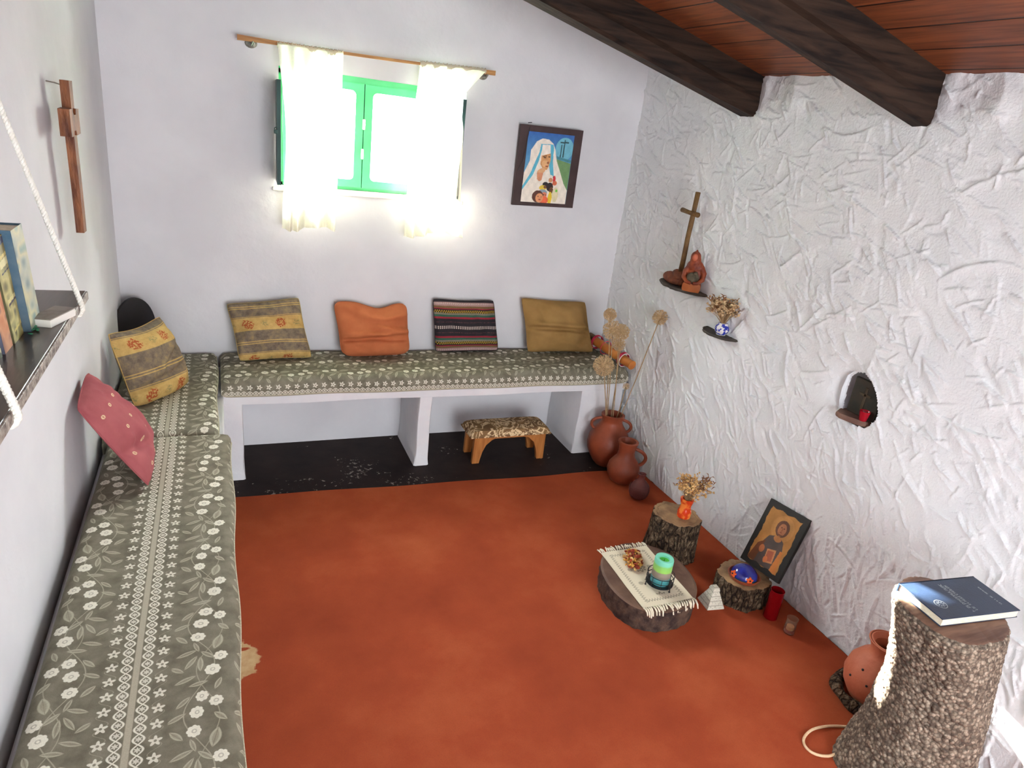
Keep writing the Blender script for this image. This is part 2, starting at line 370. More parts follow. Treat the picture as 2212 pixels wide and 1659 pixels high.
def lace_mat():
    m, t, b = newmat('lace_doily', 0.9, 0.1); x, y, z = sepxyz(t, coords(t, 'UV'))
    # x across (0..0.24), y along (0..0.38)
    ex = (x-0.12).abs(); ey = (y-0.19).abs()
    zig = (ex-0.078-((y*(2*pi/0.026)).sin().abs()*0.012)).abs().below(0.0038, 0.001)*ey.below(0.165, 0.002)
    zag = (ey-0.148-((x*(2*pi/0.026)).sin().abs()*0.012)).abs().below(0.0038, 0.001)*ex.below(0.085, 0.002)
    gate = ((x*(2*pi/0.0085)).sin()*(y*(2*pi/0.0085)).sin()).abs().below(0.22, 0.1).inv()
    cx = ex; cy = (y+0.0).mod(0.095)-0.0475
    med = (hyp(cx, cy)-0.020-(atan2(cx, cy)*8.0).cos()*0.005).abs().below(0.004, 0.001).max(hyp(cx, cy).below(0.010, 0.002))
    sid = (hyp(cx-0.048, cy*1.0-0.0)).below(0.011, 0.002)
    inner = ey.below(0.130, 0.002)
    k = zig.max(zag)*gate
    k = k.max(med*inner*0.8).max(sid*inner*0.65)
    col = mixc(t, k*0.85, lin(222, 212, 188), lin(112, 104, 88))
    setc(t, b, col); bump(t, b, k.inv()+noise(t, coords(t), 400, 1)*0.4, 0.4, 0.002); return m
M['lace'] = lace_mat()

def attr_mat(name, rough=0.5, spec=0.3):
    m, t, b = newmat(name, rough, spec); a = t.nodes.new('ShaderNodeAttribute'); a.attribute_name = 'Col'
    g = noise(t, coords(t), 120, 3)
    mc = t.nodes.new('ShaderNodeMix'); mc.data_type = 'RGBA'; mc.blend_type = 'MULTIPLY'; mc.inputs[0].default_value = 0.35
    t.links.new(a.outputs['Color'], mc.inputs[6]); t.links.new(ramp(t, g, [(0.3, (0.7, 0.7, 0.7, 1)), (0.7, (1, 1, 1, 1))]), mc.inputs[7])
    setc(t, b, mc.outputs[2]); return m
M['painted'] = attr_mat('painted_print', 0.45, 0.3)
M['painted_cloth'] = attr_mat('printed_book_cover', 0.45, 0.4)

def candle_mat():
    m, t, b = newmat('layered_candle_wax', 0.4, 0.4); x, y, z = sepxyz(t, coords(t)); n = noise(t, coords(t), 40, 2)
    zz = z + (n-0.5)*0.006
    c = ramp(t, zz*5.9, [(0.0, lin(70, 150, 156)), (0.19, lin(84, 160, 166)), (0.21, lin(138, 128, 116)), (0.36, lin(146, 136, 122)), (0.385, lin(150, 206, 96)), (0.53, lin(130, 196, 104)), (0.58, lin(120, 206, 176)), (0.8, lin(122, 208, 186))])
    setc(t, b, c); b.inputs['Subsurface Weight'].default_value = 0.15; b.inputs['Subsurface Radius'].default_value = (0.02, 0.02, 0.01); return m
M['candle'] = candle_mat()
colm('candle_well', 'green_candle_well', lin(84, 190, 72), None, rough=0.4)

def dome_mat():
    m, t, b = newmat('blue_glaze', 0.12, 0.6); x, y, z = sepxyz(t, coords(t)); n = noise(t, coords(t), 30, 3)
    base = ramp(t, n, [(0.3, lin(20, 26, 96)), (0.7, lin(44, 56, 156))])
    base = mixc(t, ((z+n*0.012).below(0.024, 0.003))*0.8, base, lin(30, 96, 96))
    setc(t, b, base); return m
M['blue_glaze'] = dome_mat()
colm('orange_glaze', 'orange_glazed_flower', lin(214, 82, 36), lin(232, 104, 48), 40, 0.25)
colm('blue_white', 'blue_white_porcelain', lin(40, 52, 150), lin(214, 212, 214), 62, 0.2, lo=0.50, hi=0.53)
def tier_mat():
    m, t, b = newmat('stone_tablet', 0.6, 0.3); x, y, z = sepxyz(t, coords(t)); n = noise(t, coords(t), 160, 3, 0.8)
    ln = (z.mod(0.018)-0.009).abs().below(0.0075, 0.0008).inv()
    setc(t, b, mixc(t, ln.max(n.below(0.44, 0.03)*0.8)*0.7, lin(206, 202, 186), lin(128, 122, 108))); bump(t, b, n, 0.8, 0.003); return m
M['tablet'] = tier_mat()
def flash(name, a, b_, s): M[name] = simple(name, a, b_, s, 0.6, lo=0.45, hi=0.55)
flash('orange_vase', lin(196, 58, 26), lin(222, 120, 52), 30)
M['orange_vase'].node_tree.nodes['Principled BSDF'].inputs['Roughness'].default_value = 0.2

# ------------------------------------------------------------------ mesh helpers
WORLD = {}
class MB:
    def __init__(s): s.v = []; s.f = []; s.uv = []; s.mi = []
    def add(s, verts, faces, uvs=None, mi=0):
        o = len(s.v); s.v += [tuple(map(float, p)) for p in verts]
        s.f += [tuple(i+o for i in f) for f in faces]
        s.uv += list(uvs) if uvs is not None else [(0, 0)]*len(verts)
        s.mi += [mi]*len(faces)
    def box(s, a, b, bev=0.0, mi=0, rot=None, piv=None):
        x0, y0, z0 = a; x1, y1, z1 = b
        if bev <= 0:
            V = [(x0, y0, z0), (x1, y0, z0), (x1, y1, z0), (x0, y1, z0), (x0, y0, z1), (x1, y0, z1), (x1, y1, z1), (x0, y1, z1)]
            F = [(0, 3, 2, 1), (4, 5, 6, 7), (0, 1, 5, 4), (1, 2, 6, 5), (2, 3, 7, 6), (3, 0, 4, 7)]
        else:
            e = bev; V = []; ring = []
            lv = [(z0, e), (z0+e, 0), (z1-e, 0), (z1, e)]
            for z, i in lv:
                k = e
                pts = [(x0+k+i*0, y0+i), (x1-k, y0+i), (x1-i, y0+k), (x1-i, y1-k), (x1-k, y1-i), (x0+k, y1-i), (x0+i, y1-k), (x0+i, y0+k)]
                V += [(p[0], p[1], z) for p in pts]
            F = []
            for l in range(3):
                for j in range(8): F.append((l*8+j, l*8+(j+1) % 8, (l+1)*8+(j+1) % 8, (l+1)*8+j))
            F.append(tuple(range(7, -1, -1))); F.append(tuple(range(24, 32)))
        if rot is not None:
            pv = Vector(piv) if piv else Vector(((x0+x1)/2, (y0+y1)/2, (z0+z1)/2))
            V = [tuple(rot @ (Vector(p)-pv)+pv) for p in V]
        s.add(V, F, [(p[0], p[1]) for p in V], mi)
    def lathe(s, prof, c=(0, 0, 0), n=40, mi=0, sx=1, sy=1, fn=None, cap0=True, cap1=False):
        V = []; F = []; m = len(prof)
        for (r, z) in prof:
            for j in range(n):
                a = 2*pi*j/n; rr = r*(fn(a, z) if fn else 1)
                V.append((c[0]+rr*sx*math.cos(a), c[1]+rr*sy*math.sin(a), c[2]+z))
        for i in range(m-1):
            for j in range(n): F.append((i*n+j, i*n+(j+1) % n, (i+1)*n+(j+1) % n, (i+1)*n+j))
        if cap0: F.append(tuple(range(n-1, -1, -1)))
        if cap1: F.append(tuple((m-1)*n+j for j in range(n)))
        s.add(V, F, None, mi)
    def tube(s, pts, rad, n=8, mi=0, caps=True, closed=False):
        pts = [Vector(p) for p in pts]; m = len(pts)
        rad = rad if isinstance(rad, (list, tuple)) else [rad]*m
        V = []; F = []; up = None
        for i, p in enumerate(pts):
            d = (pts[(i+1) % m]-pts[i-1]) if closed else (pts[min(i+1, m-1)]-pts[max(i-1, 0)])
            if d.length < 1e-9: d = Vector((0, 0, 1))
            d.normalize()
            if up is None: up = d.orthogonal().normalized()
            up = (up - d*up.dot(d))
            up = up.normalized() if up.length > 1e-6 else d.orthogonal().normalized()
            q = d.cross(up)
            for j in range(n):
                a = 2*pi*j/n; V.append(tuple(p+(up*math.cos(a)+q*math.sin(a))*rad[i]))
        L = m if closed else m-1
        for i in range(L):
            k = (i+1) % m
            for j in range(n): F.append((i*n+j, i*n+(j+1) % n, k*n+(j+1) % n, k*n+j))
        if caps and not closed: F.append(tuple(range(n-1, -1, -1))); F.append(tuple((m-1)*n+j for j in range(n)))
        s.add(V, F, None, mi)
    def ball(s, c, r, n=12, m=8, mi=0, rot=None):
        r = r if isinstance(r, (tuple, list)) else (r, r, r); V = []; F = []
        for i in range(m+1):
            t = pi*i/m
            for j in range(n):
                a = 2*pi*j/n; p = Vector((r[0]*math.sin(t)*math.cos(a), r[1]*math.sin(t)*math.sin(a), r[2]*math.cos(t)))
                if rot is not None: p = rot @ p
                V.append(tuple(Vector(c)+p))
        for i in range(m):
            for j in range(n): F.append((i*n+j, (i+1)*n+j, (i+1)*n+(j+1) % n, i*n+(j+1) % n))
        s.add(V, F, None, mi)
    def prism(s, pts, z0, z1, mi=0, bev=0.0, jit=None):
        n = len(pts); cx = sum(p[0] for p in pts)/n; cy = sum(p[1] for p in pts)/n
        lv = [(z0, 1-bev), (z0+bev*0.12, 1), (z1-bev*0.12, 1), (z1, 1-bev)] if bev else [(z0, 1), (z1, 1)]
        V = []; F = []
        for z, k in lv:
            for p in pts: V.append((cx+(p[0]-cx)*k, cy+(p[1]-cy)*k, z+(jit(p) if jit else 0)))
        for l in range(len(lv)-1):
            for j in range(n): F.append((l*n+j, l*n+(j+1) % n, (l+1)*n+(j+1) % n, (l+1)*n+j))
        F.append(tuple(range(n-1, -1, -1))); F.append(tuple((len(lv)-1)*n+j for j in range(n)))
        s.add(V, F, None, mi)
    def build(s, name, mat, parent=None, smooth=False, origin=None, mats=None):
        if origin is None:
            if parent is not None: origin = WORLD[parent.name]
            else:
                a = np.array(s.v); lo = a.min(0); hi = a.max(0); origin = ((lo[0]+hi[0])/2, (lo[1]+hi[1])/2, lo[2])
        a = np.array(s.v, dtype=np.float64) - np.array(origin)
        me = bpy.data.meshes.new(name); me.from_pydata(a.tolist(), [], s.f)
        for mt in (mats or [mat]): me.materials.append(mt)
        if mats: me.polygons.foreach_set('material_index', s.mi)
        ul = me.uv_layers.new(name='UVMap'); vi = np.zeros(len(me.loops), dtype=np.int32); me.loops.foreach_get('vertex_index', vi)
        ul.data.foreach_set('uv', np.array(s.uv, dtype=np.float32)[vi].ravel())
        if smooth:
            me.polygons.foreach_set('use_smooth', [True]*len(me.polygons))
            if smooth != 'all':
                try: me.set_sharp_from_angle(angle=math.radians(40))
                except Exception: pass
        me.update()
        o = bpy.data.objects.new(name, me); C.objects.link(o)
        if parent is not None:
            o.parent = parent; pw = WORLD[parent.name]
            o.location = tuple(origin[i]-pw[i] for i in range(3))
        else: o.location = origin
        WORLD[o.name] = tuple(origin)
        return o

def empty(name, loc):
    o = bpy.data.objects.new(name, None); C.objects.link(o); o.location = loc; o.empty_display_size = 0.05
    WORLD[o.name] = tuple(loc); return o
def tag(o, label=None, cat=None, group=None, kind=None):
    if label: o['label'] = label
    if cat: o['category'] = cat
    if group: o['group'] = group
    if kind: o['kind'] = kind
    return o
def struct(mb, name, mat, smooth=False, parent=None, mats=None, label=None, cat=None):
    o = mb.build(name, mat, parent, smooth, mats=mats)
    if parent is None: o['kind'] = 'structure'
    return o
def smoothnoise(n, m, cells, seed):
    r = np.random.RandomState(seed); g = r.rand(int(cells[0])+3, int(cells[1])+3)
    x = np.linspace(0, cells[0], n); y = np.linspace(0, cells[1], m)
    xi = x.astype(int); yi = y.astype(int); fx = x-xi; fy = y-yi; fx = fx*fx*(3-2*fx); fy = fy*fy*(3-2*fy)
    a = g[np.ix_(xi, yi)]; b = g[np.ix_(xi+1, yi)]; c = g[np.ix_(xi, yi+1)]; d = g[np.ix_(xi+1, yi+1)]
    return (a*(1-fx)[:, None]+b*fx[:, None])*(1-fy)[None]+(c*(1-fx)[:, None]+d*fx[:, None])*fy[None]
def gridmesh(mb, P, uv=None, mask=None, mi=0, flip=False):
    n, m = P.shape[:2]; idx = np.arange(n*m).reshape(n, m)
    a = idx[:-1, :-1]; b = idx[1:, :-1]; c = idx[1:, 1:]; d = idx[:-1, 1:]
    q = np.stack([a, b, c, d] if not flip else [a, d, c, b], -1).reshape(-1, 4)
    if mask is not None: q = q[mask.ravel()]
    mb.add(P.reshape(-1, 3).tolist(), [tuple(t) for t in q.tolist()], uv.reshape(-1, 2).tolist() if uv is not None else None, mi)

def WX(y): return 2.621 - 0.011*y
def roof(x): return 2.094 + 0.25*(2.63-x)

# ------------------------------------------------------------------ room shell
WIN = (0.700, 1.595, 1.362, 1.893)
b = MB()   # back wall with the window hole, 0.30 m thick
n, m = 150, 130
xs = np.linspace(-0.3, 2.75, n); 
def wallgrid(x0, x1, z0f, z1f, nx, nz, seed):
    X = np.linspace(x0, x1, nx); T = np.linspace(0, 1, nz)
    P = np.zeros((nx, nz, 3)); P[..., 0] = X[:, None]
    for i, x in enumerate(X): P[i, :, 2] = z0f(x)+(z1f(x)-z0f(x))*T
    edge = np.minimum(1, np.minimum.reduce([np.abs(P[..., 0]-WIN[0]), np.abs(P[..., 0]-WIN[1])])*0+1)
    P[..., 1] = -0.004*(np.sin(P[..., 0]*3.1+seed)*np.cos(P[..., 2]*2.7))*edge
    return P
top = lambda x: roof(x)+0.16
gridmesh(b, wallgrid(-0.3, WIN[0], lambda x: -0.02, top, 30, 60, 0))
gridmesh(b, wallgrid(WIN[1], 2.8, lambda x: -0.02, top, 40, 60, 0))
gridmesh(b, wallgrid(WIN[0], WIN[1], lambda x: -0.02, lambda x: WIN[2], 30, 40, 0))
gridmesh(b, wallgrid(WIN[0], WIN[1], lambda x: WIN[3], top, 30, 20, 0))
x0, x1, z0, z1 = WIN
b.add([(x0, 0, z0), (x1, 0, z0), (x1, 0.32, z0), (x0, 0.32, z0)], [(0, 1, 2, 3)])
b.add([(x0, 0, z1), (x1, 0, z1), (x1, 0.32, z1+0.02), (x0, 0.32, z1+0.02)], [(3, 2, 1, 0)])
b.add([(x0, 0, z0), (x0, 0.32, z0), (x0, 0.32, z1+0.02), (x0, 0, z1)], [(0, 1, 2, 3)])
b.add([(x1, 0, z0), (x1, 0.32, z0), (x1, 0.32, z1+0.02), (x1, 0, z1)], [(3, 2, 1, 0)])
# plastered soffit between the wall and the first roof beam
b.add([(-0.3, 0.32, roof(-0.3)+0.15), (2.92, 0.32, roof(2.92)+0.15), (2.92, -0.85, roof(2.92)+0.15), (-0.3, -0.85, roof(-0.3)+0.15)], [(0, 1, 2, 3)])
# outer skin
for (a0, a1, c0, c1) in ((-0.3, x0, 0, 3.0), (x1, 2.95, 0, 3.0), (x0, x1, 0, z0), (x0, x1, z1+0.02, 3.0)):
    b.add([(a0, 0.32, c0), (a1, 0.32, c0), (a1, 0.32, c1), (a0, 0.32, c1)], [(0, 1, 2, 3)])
struct(b, 'wall_back', M['plaster'], 'all')

b = MB()
ny = 60; Y = np.linspace(0.02, -5.05, ny); Z = np.linspace(-0.02, 2.85, 40)
P = np.zeros((ny, 40, 3)); P[..., 1] = Y[:, None]; P[..., 2] = Z[None]
P[..., 0] = 0.004*np.sin(P[..., 1]*2.3)*np.cos(P[..., 2]*2.9)-0.002
gridmesh(b, P); b.add([(-0.3, 0.1, -0.02), (-0.3, -5.05, -0.02), (-0.3, -5.05, 2.85), (-0.3, 0.1, 2.85)], [(0, 1, 2, 3)])
b.add([(-0.3, 0.1, 2.85), (-0.3, -5.05, 2.85), (0, -5.05, 2.85), (0, 0.1, 2.85)], [(0, 1, 2, 3)])
struct(b, 'wall_left', M['plaster'], 'all')

# right wall: hand-thrown plaster, real relief
def right_wall():
    res = 0.0042; y0, y1, zt = 0.02, -3.10, 2.26
    ny = int((y0-y1)/res)+1; nz = int((zt+0.02)/res)+1
    Y = np.linspace(y0, y1, ny); Z = np.linspace(-0.02, zt, nz)
    H = 0.008*(smoothnoise(ny, nz, (9, 7), 3)-0.5)+0.003*(smoothnoise(ny, nz, (30, 22), 4)-0.5)
    r = np.random.RandomState(5)
    for i in range(3200):
        cy = r.uniform(y1, y0); cz = r.uniform(0, zt); L = r.uniform(0.03, 0.12); W = r.uniform(0.010, 0.026)
        low = np.clip((0.95-cz)/0.5, 0, 1)
        an = math.radians(-32-38*low + r.normal()*24)
        if r.rand() < 0.12: an += pi/2
        if i > 1500: L *= 0.5; W *= 0.5
        A = r.uniform(0.0024, 0.0100)*(W/0.022)**0.25
        if cz < 0.45 and cy < -1.6: A *= 1.25; L *= 1.5
        bend = r.uniform(-1, 1)*2.6
        R = L+W; ia = max(0, int((y0-cy-R)/res)); ib = min(ny, int((y0-cy+R)/res)+2); ja = max(0, int((cz+0.02-R)/res)); jb = min(nz, int((cz+0.02+R)/res)+2)
        if ib-ia < 3 or jb-ja < 3: continue
        dy = -(Y[ia:ib, None]-cy); dz = Z[None, ja:jb]-cz
        s = dy*math.cos(an)+dz*math.sin(an); q = -dy*math.sin(an)+dz*math.cos(an)-bend*s*s
        S = s/L; Q = q/W
        ins = (np.abs(S) < 1) & (np.abs(Q) < 1)
        sm = np.clip(1-S*S, 0, 1)**0.6
        prof = ((Q+1)/2)**2.2 if r.rand() < 0.85 else -0.6*np.clip(1-Q*Q, 0, 1)
        hh = A*prof*sm
        soft = np.clip((1+Q)*2.5, 0, 1)*np.clip((1-Q)*20, 0, 1)*np.clip((1-np.abs(S))*5, 0, 1)
        sub = H[ia:ib, ja:jb]; base = sub.mean()
        H[ia:ib, ja:jb] = np.where(ins, sub*(1-soft)+(sub*0.45+base*0.55+hh)*soft, sub)
    H += 0.0008*(r.rand(ny, nz)-0.5)
    H = np.clip(H, -0.012, 0.020)
    # bulged shoulders beside the roof beams
    for yb in (-0.93, -1.785):
        d = np.hypot((Y[:, None]-(yb-0.10))/0.11, (Z[None]-2.02)/0.14); H += 0.014*np.clip(1-np.abs(d-1.0)/0.6, 0, 1)*np.clip((yb-Y[:, None])/0.04, 0, 1)*np.clip((Z[None]-1.93)/0.06, 0, 1)
    P = np.zeros((ny, nz, 3)); P[..., 1] = Y[:, None]; P[..., 2] = Z[None]
    # niche opening (ragged)
    poly = [(-1.772, 1.022), (-1.800, 1.052), (-1.835, 1.062), (-1.868, 1.048), (-1.905, 1.018), (-1.922, 0.985), (-1.930, 0.955), (-1.944, 0.928), (-1.925, 0.895), (-1.903, 0.870), (-1.860, 0.866), (-1.815, 0.878), (-1.782, 0.895), (-1.770, 0.925), (-1.765, 0.970)]
    YY, ZZ = np.meshgrid(Y, Z, indexing='ij'); inside = pip(YY, ZZ, poly)
    near = np.exp(-(((YY+1.77)/0.06)**2+((ZZ-0.96)/0.10)**2)); H = H*(1-0.7*near)-0.030*near*(YY > -1.84)
    P[..., 0] = WX(P[..., 1]) - H
    P[0, :, 0] += 0
    fm = ~(inside[:-1, :-1] | inside[1:, 1:] | inside[1:, :-1] | inside[:-1, 1:])
    b = MB(); gridmesh(b, P, mask=fm, flip=True)
    # plain continuation towards the viewer and above the ceiling line
    b.add([(WX(y1)-H[-1, :].mean(), y1+0.004, -0.02), (WX(-5.05), -5.05, -0.02), (WX(-5.05), -5.05, 2.26), (WX(y1)-H[-1, :].mean(), y1+0.004, 2.26)], [(0, 1, 2, 3)])
    b.add([(2.62, 0.02, 2.255), (2.9, 0.02, 2.255), (2.9, -5.05, 2.255), (2.64, -5.05, 2.255)], [(0, 1, 2, 3)])
    b.add([(2.9, 0.3, -0.02), (2.9, -5.05, -0.02), (2.9, -5.05, 2.255), (2.9, 0.3, 2.255)], [(0, 1, 2, 3)])
    # niche lining
    n = len(poly); V = []; F = []
    cy = sum(p[0] for p in poly)/n; cz = sum(p[1] for p in poly)/n
    for k, (dx, sc_) in enumerate(((-0.006, 1.10), (0.05, 1.12), (0.12, 1.0), (0.15, 0.6))):
        for p in poly: V.append((WX(p[0])+dx+(0.012 if k == 0 else 0), cy+(p[0]-cy)*sc_, cz+(p[1]-cz)*sc_))
    for k in range(3):
        for j in range(n): F.append((k*n+j, k*n+(j+1) % n, (k+1)*n+(j+1) % n, (k+1)*n+j))
    F.append(tuple(3*n+j for j in range(n))); b.add(V, F)
    return b
def pip(X, Yc, poly):
    ins = np.zeros(X.shape, bool); n = len(poly); j = n-1
    for i in range(n):
        xi, yi = poly[i]; xj, yj = poly[j]
        c = ((yi > Yc) != (yj > Yc)) & (X < (xj-xi)*(Yc-yi)/((yj-yi) or 1e-12)+xi); ins ^= c; j = i
    return ins
struct(right_wall(), 'wall_right', M['rough_plaster'], 'all')

b = MB()   # wall behind the camera, with an open doorway
for (a0, a1, c0, c1) in ((-0.3, 0.55, 0, 2.85), (2.15, 2.9, 0, 2.85), (0.55, 2.15, 2.1, 2.85)):
    b.box((a0, -5.25, c0), (a1, -5.05, c1))
struct(b, 'wall_front', M['plaster'])
b = MB(); b.box((-0.3, -5.25, -0.08), (2.9, 0.32, 0.0)); struct(b, 'floor', M['floor'])
b = MB(); A = -0.32; B = 2.92
b.add([(A, -0.86, roof(A)), (B, -0.86, roof(B)), (B, -5.27, roof(B)), (A, -5.27, roof(A)), (A, -0.86, roof(A)+0.05), (B, -0.86, roof(B)+0.05), (B, -5.27, roof(B)+0.05), (A, -5.27, roof(A)+0.05)],
      [(0, 1, 2, 3), (4, 7, 6, 5), (0, 4, 5, 1), (1, 5, 6, 2), (2, 6, 7, 3), (3, 7, 4, 0)])
struct(b, 'ceiling', M['boards'])
for k, (ya, yb) in enumerate(((-0.828, -0.930), (-1.715, -1.785), (-3.62, -3.72), (-4.5, -4.6))):
    b = MB(); n = 24; V = []; F = []
    for i in range(n):
        x = -0.1+2.78*i/(n-1); zb = 1.929+0.25*(2.63-x); zt = zb+(0.175 if k else 0.33)
        w1 = 0.004*math.sin(x*5+k); w2 = 0.004*math.cos(x*4+k*2)
        ring = [(ya+w1-0.006, zb), (yb+w2+0.012, zb+w1), (yb+w2, zb+0.014), (yb-0.006+w1, zb+0.06), (yb+0.002, zb+0.085), (yb+w1, zt), (ya, zt), (ya+w1, zb+0.012)]
        V += [(x, q[0], q[1]) for q in ring]
    for i in range(n-1):
        for j in range(8): F.append((i*8+j, i*8+(j+1) % 8, (i+1)*8+(j+1) % 8, (i+1)*8+j))
    F.append(tuple(range(7, -1, -1))); F.append(tuple((n-1)*8+j for j in range(8)))
    b.add(V, F)
    o = b.build('ceiling_beam', M['beam'])
    o['kind'] = 'structure'
    o['label'] = ['dark roof beam sloping along the back wall', 'dark roof beam nearer the viewer, with a ridge along its side', 'dark roof beam behind the viewer', 'dark roof beam near the doorway'][k]
    o.name = 'trim_%d' % (k+1)

# ------------------------------------------------------------------ window
wroot = empty('window_1', (1.147, 0.12, 1.36)); wroot['kind'] = 'structure'
yf0, yf1 = 0.105, 0.150
b = MB(); fx0, fx1, fz0, fz1 = 0.695, 1.60, 1.365, 1.888
b.box((fx0, yf0, fz0), (fx0+0.030, yf1, fz1)); b.box((fx1-0.030, yf0, fz0), (fx1, yf1, fz1))
b.box((fx0, yf0, fz0), (fx1, yf1, fz0+0.014)); b.box((fx0, yf0, fz1-0.020), (fx1, yf1, fz1+0.02))
b.build('window_frame', M['green'], wroot)
for k, (a, c) in enumerate(((0.726, 1.104), (1.108, 1.569))):
    cs = MB(); z0, z1 = 1.379, 1.8685; st = 0.040; R = 0.022
    ya, yb = 0.092, 0.128
    # casement: outer rectangle with a round-cornered opening
    ox0, ox1, oz0, oz1 = a, c, z0, z1; ix0, ix1, iz0, iz1 = a+st, c-st, z0+0.038, z1-0.034
    inner = []; outer = []
    for (cx_, cz_, a0) in ((ix1-R, iz1-R, 0), (ix0+R, iz1-R, 90), (ix0+R, iz0+R, 180), (ix1-R, iz0+R, 270)):
        for q in range(7):
            t = math.radians(a0+q*15); inner.append((cx_+R*math.cos(t), cz_+R*math.sin(t)))
            sx = ox1 if a0 in (0, 270) else ox0; sz = oz1 if a0 in (0, 90) else oz0; outer.append((sx, sz))
    nn = len(inner); V = []
    for yy in (ya, yb): V += [(p[0], yy, p[1]) for p in outer]+[(p[0], yy, p[1]) for p in inner]
    F = []
    for j in range(nn):
        q = (j+1) % nn
        F += [(j, nn+j, nn+q, q), (2*nn+j, 2*nn+q, 3*nn+q, 3*nn+j), (nn+j, 3*nn+j, 3*nn+q, nn+q)]
        if outer[j] != outer[q]: F.append((j, q, 2*nn+q, 2*nn+j))
    cs.add(V, F); co = cs.build('casement', M['green'], wroot)
    g = MB(); g.box((ix0-0.004, 0.112, iz0-0.004), (ix1+0.004, 0.115, iz1+0.004)); g.build('pane', M['pane'], co)
h = MB(); h.box((1.085, 0.129, 1.379), (1.127, 0.134, 1.868)); h.build('gap_backing_strip', M['dark_green'], wroot)  # dark strip added behind the casement gap so no daylight leaks through
h = MB()
h.box((1.100, 0.080, 1.66), (1.113, 0.094, 1.71), 0.003); h.box((1.098, 0.080, 1.52), (1.110, 0.094, 1.57), 0.003); h.ball((1.106, 0.076, 1.685), 0.007)
h.build('latch', M['white_paint'], wroot)
sl = MB(); sl.box((0.67, -0.012, 1.345), (1.625, 0.105, 1.364), 0.004); sl.build('sill', M['white_paint'], wroot)

def shutter(name, hx, tx, zA, zB, label, side):
    r = empty(name, (hx, 0, zA)); tag(r, label, 'shutter', 'inside window shutters')
    p0 = Vector((hx, -0.005, 0)); p1 = Vector((tx, -0.225, 0)); d = (p1-p0).normalized(); nrm = Vector((d.y, -d.x, 0))*0.008
    bb = MB(); V = []
    for z in (zA, zB):
        for q in (p0+nrm, p1+nrm, p1-nrm, p0-nrm): V.append((q.x, q.y, z))
    bb.add(V, [(3, 2, 1, 0), (4, 5, 6, 7), (0, 1, 5, 4), (1, 2, 6, 5), (2, 3, 7, 6), (3, 0, 4, 7)]); bb.build('leaf', M['dark_green'], r)
    l = MB(); zc = (zA+zB)/2+0.01
    l.box((p1.x-0.020 if side < 0 else p1.x+0.004, p1.y-0.006, zc-0.012), (p1.x-0.004 if side < 0 else p1.x+0.020, p1.y+0.012, zc+0.004), 0.002)
    l.tube([(p1.x+side*(0.012+0.006*math.cos(t)), p1.y, zc+0.008+0.006*math.sin(t)) for t in np.linspace(0, 2*pi, 13)[:-1]], 0.002, 6, closed=True)
    if side < 0: l.build('hook', M['dark_green'], r)
    for z in (zA+0.06, zB-0.06):
        hg = MB(); hg.tube([(hx, -0.006, z-0.02), (hx, -0.006, z+0.02)], 0.005); hg.build('hinge', M['metal'], r)
shutter('window_shutter', 0.694, 0.684, 1.398, 1.832, 'dark green wooden shutter folded open at the left side of the window', -1)
shutter('window_shutter', 1.585, 1.516, 1.398, 1.855, 'dark green wooden shutter folded open behind the right curtain', 1)

# ------------------------------------------------------------------ curtain rod and curtains
r = empty('curtain_rod', (1.12, -0.05, 1.97)); tag(r, 'thin pale wooden curtain rod above the window', 'curtain rod')
b = MB(); n = 30
V = []; F = []
for i in range(n):
    t = i/(n-1); x = 0.528+1.185*t; z = 1.979+0.019*t - 0.010*math.sin(pi*t)*0.5; hh = 0.011-0.006*min(1, abs(math.sin(pi*t))*1.4)*0.8
    for (dy, dz) in ((-0.008, -hh), (0.004, -hh), (0.004, hh), (-0.008, hh)): V.append((x, -0.058+dy, z+dz))
for i in range(n-1):
    for j in range(4): F.append((i*4+j, i*4+(j+1) % 4, (i+1)*4+(j+1) % 4, (i+1)*4+j))
F += [(3, 2, 1, 0), tuple((n-1)*4+j for j in range(4))]
b.add(V, F); b.build('rod', M['rod'], r)
for (x, z) in ((0.585, 1.966), (1.668, 1.982)):
    k = MB(); k.ball((x, -0.006, z), (0.026, 0.010, 0.020)); k.tube([(x-0.012, 0.0, z), (x-0.008, -0.03, z-0.006), (x, -0.062, z-0.008), (x+0.006, -0.066, z+0.006)], 0.0035)
    k.tube([(x-0.004, 0.0, z+0.006), (x+0.008, -0.04, z-0.010), (x+0.012, -0.05, z+0.004)], 0.003)
    k.build('bracket', M['metal'], r)

def curtain(name, label, fn, nx, nz, stitch):
    """fn(s,t) -> point"""
    P = np.zeros((nx, nz, 3))
    for i in range(nx):
        for j in range(nz): P[i, j] = fn(i/(nx-1), j/(nz-1))
    r = empty(name, tuple(P[nx//2, 0])); tag(r, label, 'curtain', 'sheer curtains')
    bb = MB(); gridmesh(bb, P); bb.build('curtain_panel', M['curtain'], r, 'all')
    hd = MB(); top = P[:, 0]
    V = []; F = []
    for i in range(nx):
        x, y, z = top[i]; wv = 0.003*math.sin(i*2.3)+0.002*math.sin(i*5.1)
        for a in range(8):
            t = 2*pi*a/8; V.append((x, -0.061+0.012*math.cos(t), z+(0.012+wv)*math.sin(t)+0.0))
    for i in range(nx-1):
        for j in range(8): F.append((i*8+j, i*8+(j+1) % 8, (i+1)*8+(j+1) % 8, (i+1)*8+j))
    hd.add(V, F); hd.build('rod_pocket', M['curtain'], r, 'all')
